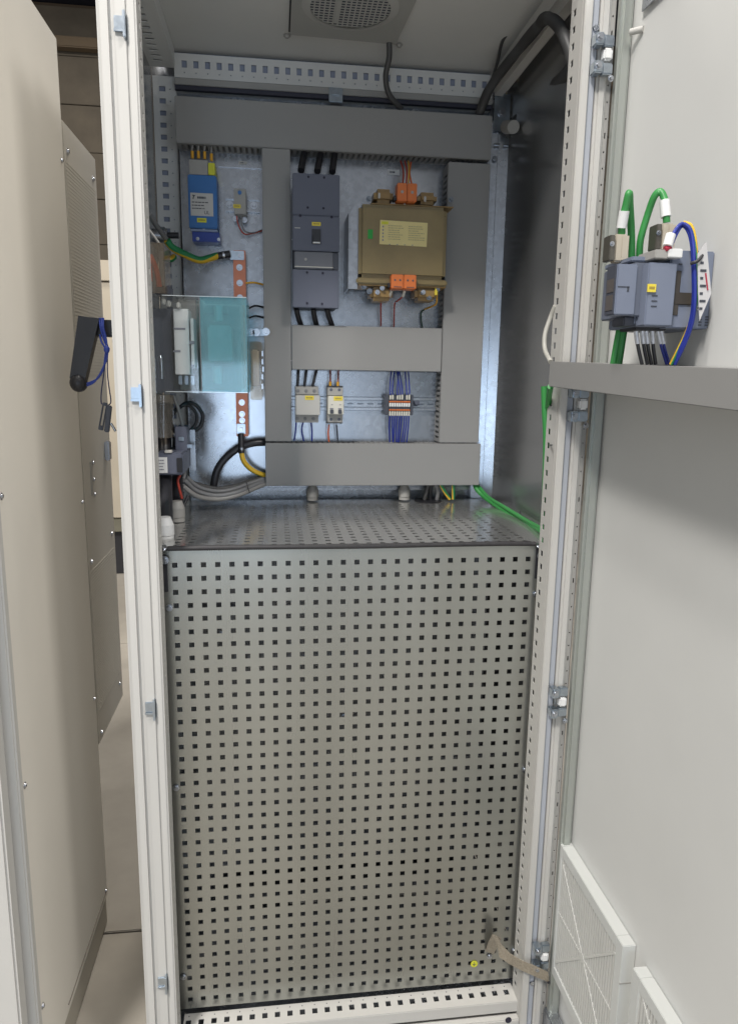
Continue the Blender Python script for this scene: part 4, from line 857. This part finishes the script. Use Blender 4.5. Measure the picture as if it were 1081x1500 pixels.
# ------------------------------------------------------------------ cables at the rear of the shelf and along the right
for i, (pts, m, tw, n_) in enumerate((([(0.581,0.45,0.0783),(0.5933,0.455,0.057),(0.6091,0.46,0.0371)], YG, .2, 'left yellow and green wire diving behind the shelf at the right'), ([(0.6139,0.45,0.0765),(0.6159,0.455,0.0568),(0.6179,0.46,0.037)], YG, .1, 'right yellow and green wire diving behind the shelf at the right'), ([(0.5539,0.46,0.0769),(0.5505,0.465,0.0556),(0.5469,0.47,0.034)], DGCABLE, None, 'leftmost dark cable passing through the shelf at right'), ([(0.5712,0.46,0.0769),(0.5783,0.465,0.0554),(0.5784,0.47,0.0338)], GCABLE, None, 'grey cable passing through the shelf beside the yellow green wires'), ([(0.562,0.465,0.0762),(0.5602,0.47,0.0547),(0.5637,0.475,0.0331)], BLKC, None, 'black cable passing through the shelf at right'))):
    cable('through_cable', m, pts, .0048 if i > 1 else .0042, n_, 'cable', twist=tw)
box('shelf_cutout', DARK, sh, .50, .63, .4485, .498, .0308, .0316, 0) if False else None
org((.5, .47, .03)); tag(MB().cyl((.555, .468, .0312), (.555, .468, .0322), .034, n=24).build('shelf_grommet', BLACK, None), 'dark round cable opening in the shelf below the trunking', 'grommet')
cable('green_cable', GREEN, [(0.6693,0.47,0.0889),(0.6736,0.45,0.0642),(0.6901,0.42,0.0451),(0.7071,0.33,0.031),(0.7138,0.22,0.0271),(0.7093,0.12,0.0331),(0.6985,0.05,0.0372)], .0058, 'bright green cable lying along the right edge of the shelf')
cable('green_cable', GREEN, [(0.6796,0.46,0.0696),(0.6939,0.41,0.0484),(0.7068,0.31,0.0396),(0.7105,0.19,0.0362),(0.7073,0.1,0.0388),(0.701,0.05,0.0413)], .0045, 'second bright green cable tied on the right edge of the shelf')
for k, p in enumerate([(0.6969,0.385,0.0426),(0.7113,0.25,0.032)]):
    cable('cable_tie', BLACK, [(p[0]-.004, p[1]+.004, p[2]-.008), (p[0]+.001, p[1]-.009, p[2]+.001), (p[0]+.007, p[1]+.0, p[2]+.012)], .0014, ('rear black cable tie on the green cables', 'front black cable tie on the green cables')[k], 'cable tie')
cable('green_cable', GREEN, [(0.6616,0.0,0.3218),(0.6655,0.0,0.2802),(0.6712,0.0,0.2306),(0.6747,0.0,0.1548),(0.6789,0.005,0.0763),(0.6803,0.01,0.0423)], .0062, 'green cable running down the inside of the right post')
cable('green_cable', GREEN, [(0.6439,-0.075,0.3226),(0.6561,-0.04,0.3057),(0.6706,0.0,0.2802)], .0052, 'short green cable leaving the left end of the door trunking')
cable('cable_tie', BLACK, [(0.6708,0.0,0.2168),(0.6695,-0.02,0.2175),(0.6568,-0.065,0.2217)], .0012, 'black cable tie on the right post holding the green cable', 'cable tie')
cable('cable_tie', BLACK, [(0.676,0.0,0.0917),(0.6748,-0.02,0.0941)], .0012, 'black cable tie low on the right post', 'cable tie')
cable('pale_cable', mat('pale_grey_cable', (.42, .41, .37, 1), .45), [(0.6651,-0.02,0.4607),(0.6615,-0.01,0.4417),(0.6533,-0.01,0.4123),(0.6512,-0.02,0.3859),(0.6471,-0.06,0.3639)], .0040, 'pale grey cable bowing out beside the right post above the door trunking')

# ------------------------------------------------------------------ module on the door
md = thing('control_module', 'slate blue control module with connectors mounted on the open door', 'control module', (.74, -.33, .40))
YN = -.36
def mbox(name, m, px, y0, y1, b=.002, yy=YN, parent=None):
    pass
a = (0.6347,0.6506,0.4102,0.4838)
def seg(name, m, a, y0, y1, b=.0015, par=None): return box(name, m, par or md, a[0], a[1], y0, y1, a[2], a[3], b)
seg('front_unit', MODUL, (0.6121,0.6397,0.4168,0.4797), -.36, -.332)
b = (0.6121,0.6397,0.4168,0.4797)
box('front_face', SLATE2, md, b[0]-.0015, b[0]-.0001, -.3585, -.3335, b[2]+.001, b[3]-.001, .0005)
for (u, v) in ((.10, .40), (.46, .72)): box('front_window', mat('smoky_brown', (.10, .09, .085, 1), .3), md, b[0]-.0022, b[0]-.0016, -.356, -.337, b[2]+(b[3]-b[2])*u, b[2]+(b[3]-b[2])*v, 0)
s1 = seg('middle_unit', mat('module_mid', (.12, .135, .175, 1), .5), (0.6354,0.6629,0.4159,0.4826), -.357, -.27)
s2 = seg('main_unit', MODUL, (0.6478,0.6858,0.4034,0.4808), -.372, -.27)
seg('lower_step', SLATE2, (0.6309,0.6659,0.4044,0.4156), -.35, -.315)
seg('top_step', MODUL, (0.6355,0.6677,0.4848,0.4912), -.35, -.27)
s3 = seg('base_unit', MODUL, (0.682,0.7412,0.4019,0.4984), -.362, -.26)
b = (0.6858,0.7155,0.4311,0.4464); box('dark_recess', mat('recess_brown', (.05, .042, .035, 1), .5), md, b[0], b[1], -.3645, -.3622, b[2], b[3], .001)
b = (0.6831,0.7009,0.4179,0.4732); box('dark_recess', mat('recess_brown2', (.06, .052, .045, 1), .5), md, b[0], b[1]-.004, -.3638, -.3622, b[2], b[3], .001)
b = (0.6529,0.6704,0.4852,0.4961); box('white_terminal', GREY, md, b[0], b[1], -.375, -.33, b[2], b[3], .001)
b = (0.6692,0.6886,0.4867,0.4975); box('white_terminal', WHITE, md, b[0]+.0005, b[1], -.377, -.33, b[2], b[3], .001)
b = (0.6471,0.6582,0.4445,0.4543); box('yellow_sticker', YEL, md, b[0], b[1]+.0, -.3745, -.3726, b[2], b[3], 0)
b = (0.6139,0.6297,0.451,0.4522); box('groove', INK, md, b[0], b[1], -.3606, -.3598, b[2], b[3], 0); b = (0.6268,0.6292,0.446,0.4518); box('groove', INK, md, b[0], b[1], -.3606, -.3598, b[2], b[3], 0)
for k in range(3):
    b = (0.6546,0.6621,0.4398,0.4412); box('vent', INK, md, b[0], b[1], -.3728, -.3719, b[2]-.0065*k, b[3]-.0065*k, 0)
for k in range(2):
    b = (0.6924,0.6972,0.4805,0.482); box('vent', INK, md, b[0], b[1], -.3628, -.3619, b[2]-.009*k, b[3]-.009*k, 0)
for k in range(4):
    for j in range(2):
        b = (0.7274,0.7313,0.4163,0.4179); box('vent', INK, md, b[0]+.009*j, b[1]+.009*j, -.3628, -.3619, b[2]-.0035*k, b[3]-.0035*k, 0)
for k in range(8):
    b = (0.6444,0.6471,0.4073,0.4159); box('rib', MODUL, md, b[0]+.0028*k, b[0]+.0028*k+.0012, -.3515, -.3499, b[2], b[3], 0)
seg('rail_end', SLATE2, (0.7435,0.7523,0.4883,0.5068), -.345, -.27); seg('rail_end', SLATE2, (0.7459,0.7563,0.4178,0.4316), -.345, -.27)
for p in [(0.7478,-0.346,0.4855),(0.7503,-0.346,0.4286),(0.7252,-0.346,0.4279)]: bolt('module_screw', md, (p[0], -.363, p[2]), (0, -1, 0), .0022, .003)
t = thing('terminal_row', 'dark terminal row under the control module holding black wires', 'terminal row', [(0.667,-0.34,0.3989)][0])
a = (0.6502,0.6929,0.3995,0.4046); box('block', BLACK, t, a[0], a[1], -.345, -.30, a[2], a[3], .001)
# D-sub connectors with green bus cables
def dsub(a, label, y):
    t = thing('bus_connector', label, 'connector', ((a[0]+a[1])/2, y, a[2]))
    w = a[1]-a[0]
    box('hood', BEIGE, t, a[0]+w*.32, a[1], y, y+.016, a[2], a[3], .002); box('hood_rear', BEIGE, t, a[0]+w*.68, a[1]+.001, y-.0015, y-.0002, a[2]+.002, a[3]-.002, .0005)
    box('flange', mat('dark_zinc', (.15, .14, .12, 1), .35, .6), t, a[0], a[0]+w*.28, y-.003, y+.018, a[2]+.001, a[3]-.002, .001)
    bolt('thumb_screw', t, (a[0]+w*.1, y-.003, a[2]+(a[3]-a[2])*.62), (0, -1, 0), .0022, .003); 
    return t
t1 = dsub((0.6168,0.6425,0.4883,0.5234), 'left beige bus connector with green cable on the control module', -.32)
t2 = dsub((0.6747,0.701,0.5026,0.5373), 'right beige bus connector with green cable on the control module', -.33)
cable('bus_cable', GREEN, [(0.6377,-0.31,0.5252),(0.6349,-0.315,0.5395),(0.6356,-0.32,0.5571),(0.6364,-0.325,0.5728),(0.6435,-0.315,0.5611),(0.6554,-0.3,0.5347),(0.6646,-0.29,0.4989)], .0048, 'green bus cable in a narrow upright loop above the left connector')
cable('bus_cable', GREEN, [(0.6916,-0.325,0.539),(0.6892,-0.325,0.5541),(0.6886,-0.32,0.5687),(0.6847,-0.315,0.579),(0.6793,-0.31,0.5739),(0.6771,-0.3,0.5529),(0.6727,-0.295,0.5231),(0.6753,-0.29,0.501)], .0046, 'green bus cable arching over from the right connector')
for (p, q, n_) in (( [(0.6353,-0.3135,0.5322)][0], [(0.6349,-0.3185,0.5524)][0], 'white marker sleeve on the left green bus cable'), ([(0.69,-0.325,0.5457)][0], [(0.6883,-0.321,0.5668)][0], 'white marker sleeve on the right green bus cable')):
    org(p); tag(MB().cyl(p, q, .0066).build('cable_marker', WHITE, None), n_, 'cable marker')
cable('bus_cable', GREEN, [(0.6633,-0.28,0.4228),(0.6593,-0.28,0.3976),(0.6547,-0.28,0.3561)], .0050, 'left green bus cable dropping from the module to the door trunking')
cable('bus_cable', GREEN, [(0.6661,-0.285,0.4197),(0.6633,-0.285,0.3928),(0.6604,-0.285,0.3561)], .0046, 'right green bus cable dropping from the module to the door trunking')
# supply wires
cable('supply_wire', WIREB, [(0.6699,-0.375,0.4991),(0.6775,-0.37,0.5165),(0.6901,-0.365,0.5294),(0.6989,-0.37,0.5223),(0.7026,-0.375,0.5019),(0.7049,-0.38,0.4684),(0.7085,-0.38,0.4354),(0.7113,-0.375,0.4106),(0.7106,-0.365,0.3854),(0.707,-0.35,0.356)], .0024, 'blue supply wire arching over the control module down to the trunking', 'wire')
cable('supply_wire', WIREB, [(0.6747,-0.37,0.4985),(0.6829,-0.367,0.5165),(0.693,-0.362,0.5276),(0.6991,-0.367,0.5196),(0.7027,-0.372,0.5008),(0.7049,-0.377,0.4688),(0.7084,-0.377,0.4357),(0.7103,-0.372,0.4108),(0.7087,-0.362,0.3838),(0.7049,-0.347,0.356)], .0022, 'second blue supply wire nested inside the outer one', 'wire')
cable('supply_wire', YG, [(0.6946,-0.36,0.5322),(0.7033,-0.365,0.5267),(0.7081,-0.37,0.5046),(0.7107,-0.375,0.4693),(0.7133,-0.375,0.436),(0.7124,-0.372,0.4176),(0.7107,-0.362,0.3925),(0.7024,-0.348,0.3559)], .0026, 'yellow and green wire looping over the control module beside the blue ones', 'wire', twist=.6)
p, q = [(0.6686,-0.374,0.5),(0.6734,-0.371,0.5146)]; org(p); tag(MB().cyl(p, q, .0062).build('cable_marker', WHITE, None), 'white marker sleeve on the blue supply wires', 'cable marker')
p, q = [(0.6653,-0.374,0.4967),(0.6723,-0.374,0.4994)]; org(p); tag(MB().cyl(p, q, .0035).build('red_plug', CRED, None), 'small dark red plug under the blue wires', 'plug')
cable('cable_tie', BLACK, [(0.6971,-0.382,0.4794),(0.7009,-0.386,0.4806),(0.706,-0.386,0.484),(0.7109,-0.383,0.4895)], .0022, 'black cable tie holding the tag beside the control module', 'cable tie')
tg = thing('cable_tag', 'white printed plastic tag hanging at the right of the control module', 'tag', [(0.7178,-0.38,0.4606)][0])
P4 = [(0.7038,-0.384,0.4907),(0.7141,-0.384,0.5049),(0.7273,-0.384,0.4438),(0.7152,-0.384,0.41),(0.7098,-0.384,0.4433)]; org(tg.location)
MB().poly([(v[0], v[2]) for v in P4], -.3845, -.3835).build('card', mat('tag_white', (.55, .54, .54, 1), .3), tg)
mb = MB()
for k in range(7):
    c = [(0.7107,-0.385,0.4802),(0.7149,-0.385,0.425)]; u = k/6; x = c[0][0]*(1-u)+c[1][0]*u; z = c[0][2]*(1-u)+c[1][2]*u; mb.box(x-.002, x+.002+.004*(k % 2), -.3851, -.3846, z-.0015, z+.0015)
mb.build('print', INK, tg); c = [(0.7166,-0.385,0.4681),(0.7216,-0.385,0.4477)]; MB().tube([(c[0][0], -.3852, c[0][2]), (c[1][0], -.3852, c[1][2])], .0009).build('red_mark', CRED, tg)
K = [(0.6587,-0.33,0.3993),(0.6674,-0.33,0.3995),(0.6732,-0.33,0.3996),(0.6819,-0.33,0.3998),(0.6897,-0.33,0.4),(0.6946,-0.33,0.4001)]; K2 = [(0.6714,-0.33,0.3556),(0.6792,-0.33,0.3558),(0.6851,-0.33,0.3559),(0.691,-0.33,0.356),(0.7067,-0.33,0.3563),(0.7106,-0.33,0.3563)]
for i in range(6):
    p, q = Vector(K[i]), Vector(K2[i]); m = BLKC if i < 4 else WIREB
    t = thing('control_wire', '%s wire below the control module, number %s from the left' % ('black' if i < 4 else 'blue', ('one', 'two', 'three', 'four', 'five', 'six')[i]), 'wire', p, 'control wires below the module')
    MB().tube([p, p.lerp(q, .5)+Vector((-.001, 0, 0)), q], .0024 if i < 4 else .0018).build('wire', m, t); MB().cyl(p, p.lerp(q, .38)+Vector((-.0008, 0, 0)), .0031).build('marker_sleeve', SILV, t)

# ------------------------------------------------------------------ filter units on the door
FRM = mat('filter_frame', (.56, .57, .55, 1), .5, var=.02, vs=10)
def filt(label, y0, y1, z0, z1):
    t = thing('filter_unit', label, 'filter unit', (.74, (y0+y1)/2, z0), 'louvred filter units on the door')
    xf = .719; b = .028
    fr = MB(); fr.box(xf, .7415, y0, y0+.022, z0, z1, .001).box(xf, .7415, y1-.022, y1, z0, z1, .001).box(xf, .7415, y0+.022, y1-.022, z1-.022, z1, .001).box(xf, .7415, y0+.022, y1-.022, z0, z0+.022, .001)
    fr.build('frame', FRM, t)
    box('back_panel', mat('filter_back', (.26, .26, .24, 1), .7), t, .728, .7415, y0+.021, y1-.021, z0+.021, z1-.021, 0)
    gm = mat('louvre_plastic', (.58, .58, .55, 1), .5)
    mb = MB(); yc, zc = (y0+y1)/2, (z0+z1)/2; k = y0+.026
    while k < y1-.024:
        mb.box(xf+.002, xf+.0065, k, k+.0046, z0+.02, z1-.02); k += .0086
    o = mb.build('louvre_bars', gm, t); o['kind'] = 'stuff'
    L_ = (y1-y0)/2-.02
    for s in (1, -1):
        m2 = MB().box(xf+.0012, xf+.0045, yc-.002, yc+.002, zc-L_*1.35, zc+L_*1.35, rot=(Vector((xf, yc, zc)), 'X', R(45*s))); m2.build('diagonal_rib', gm, t)
    box('cross_rib', gm, t, xf+.0015, xf+.0052, y0+.02, y1-.02, zc-.002, zc+.002, 0)
    for q in (z0+.10, z1-.07): box('edge_notch', GREY, t, xf-.0005, .738, y0-.0005, y0+.001, q, q+.002, 0)
    cyl('hub', gm, t, (xf+.0005, yc, zc), (xf+.0015, yc, zc), .009)
    return t
f1 = filt('square white louvred filter unit low on the open door, next to the hinge side', -.335, -.066, -.838, -.549)
f2 = filt('second white louvred filter unit at the bottom right corner of the picture', -.66, -.368, -.838, -.556)
gd = thing('finger_guard', 'white wire guard over a dark fan inside the corner filter unit', 'fan guard', (.705, -.42, -.65))
for k in range(7):
    mb = MB(); rr_ = .015+.012*k; mb.tube([(.708, -.505+rr_*math.cos(q*math.pi/12), -.70+rr_*math.sin(q*math.pi/12)) for q in range(25)], .0016, n=6, sub=1); mb.build('guard_ring', WHITE, gd)
for k in range(8):
    q = k*math.pi/8; mb = MB(); mb.tube([(.7065, -.505+.09*math.cos(q), -.70+.09*math.sin(q)), (.7065, -.505-.09*math.cos(q), -.70-.09*math.sin(q))], .0016, n=6); mb.build('guard_spoke', WHITE, gd)
cyl('fan_opening', mat('fan_dark', (.10, .095, .08, 1), .6), gd, (.7115, -.505, -.70), (.710, -.505, -.70), .10, n=40)
for k, p in enumerate([(0.7405,-0.3013,-0.5781),(0.7405,-0.3221,-0.5773)]):
    t = thing('door_stud', ('small dark stud touching the outer corner of the hinge side filter unit', 'small dark stud standing free on the door between the two filter units')[k], 'stud', p); cyl('stud', GALV, t, (p[0], p[1], p[2]), (p[0]-.006, p[1], p[2]), .004)

# ------------------------------------------------------------------ earth strap and sticker
es = thing('earth_strap', 'flat braided earth strap from the lower right of the perforated cover to the door', 'earth strap', [(0.6394,-0.03,-0.8359)][0])
def ribbon(L1, L2, name, m):
    P1 = [Vector(p) for p in L1]; P2 = [Vector(p) for p in L2]; v = []; f = []
    N = (P1[1]-P1[0]).cross(P2[0]-P1[0]).normalized()*.0012; n = len(P1)
    for a_, b_ in zip(P1, P2): v += [a_, b_, b_+N, a_+N]
    for k in range(n-1):
        o_ = 4*k
        for (i, j) in ((0, 1), (1, 2), (2, 3), (3, 0)): f.append((o_+i, o_+j, o_+4+j, o_+4+i))
    f += [(3, 2, 1, 0), (4*n-4, 4*n-3, 4*n-2, 4*n-1)]
    mb = MB(); mb.add(v, f, False); return mb.build(name, m, es)
ribbon([(0.6055,-0.004,-0.8462),(0.6063,-0.016,-0.8143),(0.6093,-0.03,-0.7829)], [(0.6236,-0.004,-0.8546),(0.6272,-0.016,-0.8245),(0.6286,-0.03,-0.7944)], 'braid_end', BRAID)
ribbon([(0.6089,-0.031,-0.782),(0.6183,-0.034,-0.7867),(0.6295,-0.038,-0.805),(0.6426,-0.052,-0.8129),(0.6576,-0.078,-0.8065),(0.6809,-0.092,-0.8085),(0.7037,-0.1,-0.8174)], [(0.6106,-0.031,-0.787),(0.6192,-0.034,-0.8044),(0.6236,-0.038,-0.8302),(0.6395,-0.052,-0.835),(0.6545,-0.078,-0.8267),(0.6809,-0.092,-0.832),(0.7065,-0.1,-0.8396)], 'braid', BRAID)
bolt('strap_screw', es, [(0.6156,-0.002,-0.8606)][0], (0, -1, 0), .004, .004)
p = [(0.7041,-0.102,-0.8359)][0]; box('strap_lug', BLACK, es, p[0]-.003, p[0]+.003, p[1]-.003, p[1], p[2]-.003, p[2]+.002, .001)
p = [(0.5811,-0.001,-0.8763)][0]
sk = thing('earth_sticker', 'round yellow sticker with earth symbol on the perforated cover', 'sticker', (p[0], -.002, p[2]))
cyl('disc', YGRN, sk, (p[0]+.002, -.0010, p[2]), (p[0]+.002, -.0017, p[2]), .0075, n=24)
MB().box(p[0]+.0015, p[0]+.0025, -.0021, -.0018, p[2], p[2]+.005).box(p[0]-.002, p[0]+.006, -.0021, -.0018, p[2]-.0008, p[2]).box(p[0]-.0005, p[0]+.0045, -.0021, -.0018, p[2]-.0026, p[2]-.0018).box(p[0]+.001, p[0]+.003, -.0021, -.0018, p[2]-.0044, p[2]-.0036).build('earth_symbol', INK, sk)
p = [(0.2803,0.0,-0.3056)][0]

# ------------------------------------------------------------------ lever handle outside the left wall
hd = thing('lever_handle', 'black lever handle with ball knob on the outer left side of the enclosure', 'handle', [(-0.1336,0.24,0.4216)][0])
P = [(-0.1699,0.24,0.4194),(-0.1155,0.24,0.4207)]
MB().box(P[0][0], XL-.005, .225, .258, P[0][2]-.016, P[0][2]+.016, .003).build('shaft', BLACK, hd)
A, B_ = Vector([(-0.1723,0.22,0.4283)][0]), Vector([(-0.2013,0.22,0.3202)][0])
d = (B_-A); w = Vector((1, 0, 0)); n_ = d.cross(w)
hv = MB()
for s0, c in ((0, A), (1, B_)): pass
ww = (.019, .014)
vv = []
for c, h_ in ((A+Vector((-.001, 0, .010)), ww[0]), (B_, ww[1])):
    vv += [c+Vector((-h_, -.012, .002)), c+Vector((h_, -.012, -.002)), c+Vector((h_, .012, -.002)), c+Vector((-h_, .012, .002))]
hv.add(vv, [(0, 1, 2, 3), (7, 6, 5, 4), (0, 4, 5, 1), (1, 5, 6, 2), (2, 6, 7, 3), (3, 7, 4, 0)])
hv.build('lever', BLACK, hd)
K_ = [(-0.2004,0.215,0.3137)][0]
MB().sphere(K_, .0178, (.95, 1, 1), 20).box(K_[0], K_[0]+.012, K_[1]-.013, K_[1]+.013, K_[2]-.015, K_[2]+.013, .004).build('knob', BLACK, hd)
cyl('bolt', BLACK, hd, [(-0.1396,0.25,0.3957)][0], [(-0.1317,0.25,0.3959)][0], .006)
kc = thing('key_cord', 'blue cord tied round the black lever handle', 'cord', [(-0.1495,0.21,0.432)][0])
for pts in ([(-0.1509,0.212,0.4372),(-0.1489,0.205,0.4215),(-0.1458,0.205,0.4088),(-0.1439,0.205,0.3961),(-0.1403,0.203,0.3833),(-0.1411,0.203,0.3678)], [(-0.1472,0.212,0.4373),(-0.1463,0.204,0.419),(-0.1433,0.204,0.4037),(-0.1412,0.202,0.3871),(-0.1447,0.202,0.3677),(-0.15,0.203,0.3418),(-0.163,0.205,0.3221),(-0.1826,0.205,0.3127)], [(-0.155,0.213,0.4372),(-0.1518,0.206,0.419),(-0.1477,0.206,0.3999),(-0.1417,0.203,0.3807),(-0.1422,0.201,0.3613),(-0.1555,0.203,0.334),(-0.1695,0.204,0.3155),(-0.1831,0.206,0.3088)], [(-0.1533,0.204,0.4061),(-0.1512,0.203,0.3933),(-0.1442,0.203,0.3806)]):
    MB().tube(pts, .0018, n=8).build('strand', LBLUE, kc)
MB().sphere([(-0.1412,0.2,0.378)][0], .0058, (1, .8, 1.3), 12).build('knot', LBLUE, kc)
for pts in ([(-0.1434,0.202,0.3678),(-0.1491,0.203,0.3354),(-0.1567,0.205,0.2961),(-0.1577,0.205,0.2763),(-0.154,0.205,0.2737)], [(-0.1407,0.202,0.3704),(-0.1427,0.203,0.3355),(-0.1419,0.205,0.3094),(-0.1396,0.205,0.2791),(-0.1451,0.205,0.2711)]):
    MB().tube(pts, .0012, n=8).build('thin_strand', mat('navy_cord', (.03, .035, .10, 1), .5), kc)
ky = thing('door_keys', 'two dark keys hanging on the blue cord beside the left post', 'keys', [(-0.1502,0.2,0.2501)][0])
P1 = [(-0.15,0.205,0.2764),(-0.1618,0.205,0.2231)]; P2 = [(-0.1414,0.2,0.2714),(-0.1492,0.2,0.2195)]
def keyring(P_, s, y):
    a_, b_ = Vector(P_[0]), Vector(P_[1])
    if s: MB().box(-.0048, .0048, -.004, .004, 0, (b_-a_).length, .0015).build('key', SLATE2, ky)
    else:
        mb = MB(); L_ = (b_-a_).length
        mb.box(-.0045, -.002, -.003, .003, 0, L_, .001).box(.0022, .0045, -.003, .003, 0, L_, .001).box(-.0045, .0045, -.0031, .0031, 0, .009, .001).box(-.0045, .0045, -.0031, .0031, L_-.006, L_, .001); mb.build('key', SLATE2, ky)
    o = ky.children[-1]; 
    for v in o.data.vertices: v.co += ORG
    q = Vector((0, 0, 1)).rotation_difference(a_-b_); o.rotation_mode = 'QUATERNION'; o.rotation_quaternion = q; o.location = b_-ORG
keyring(P1, 0, 0); keyring(P2, 1, 0)
p = [(-0.1406,0.2,0.2369),(-0.1323,0.2,0.221)]; MB().tube(p, .0025).build('key_bit', GALV, ky)
org((0, 0, 0))
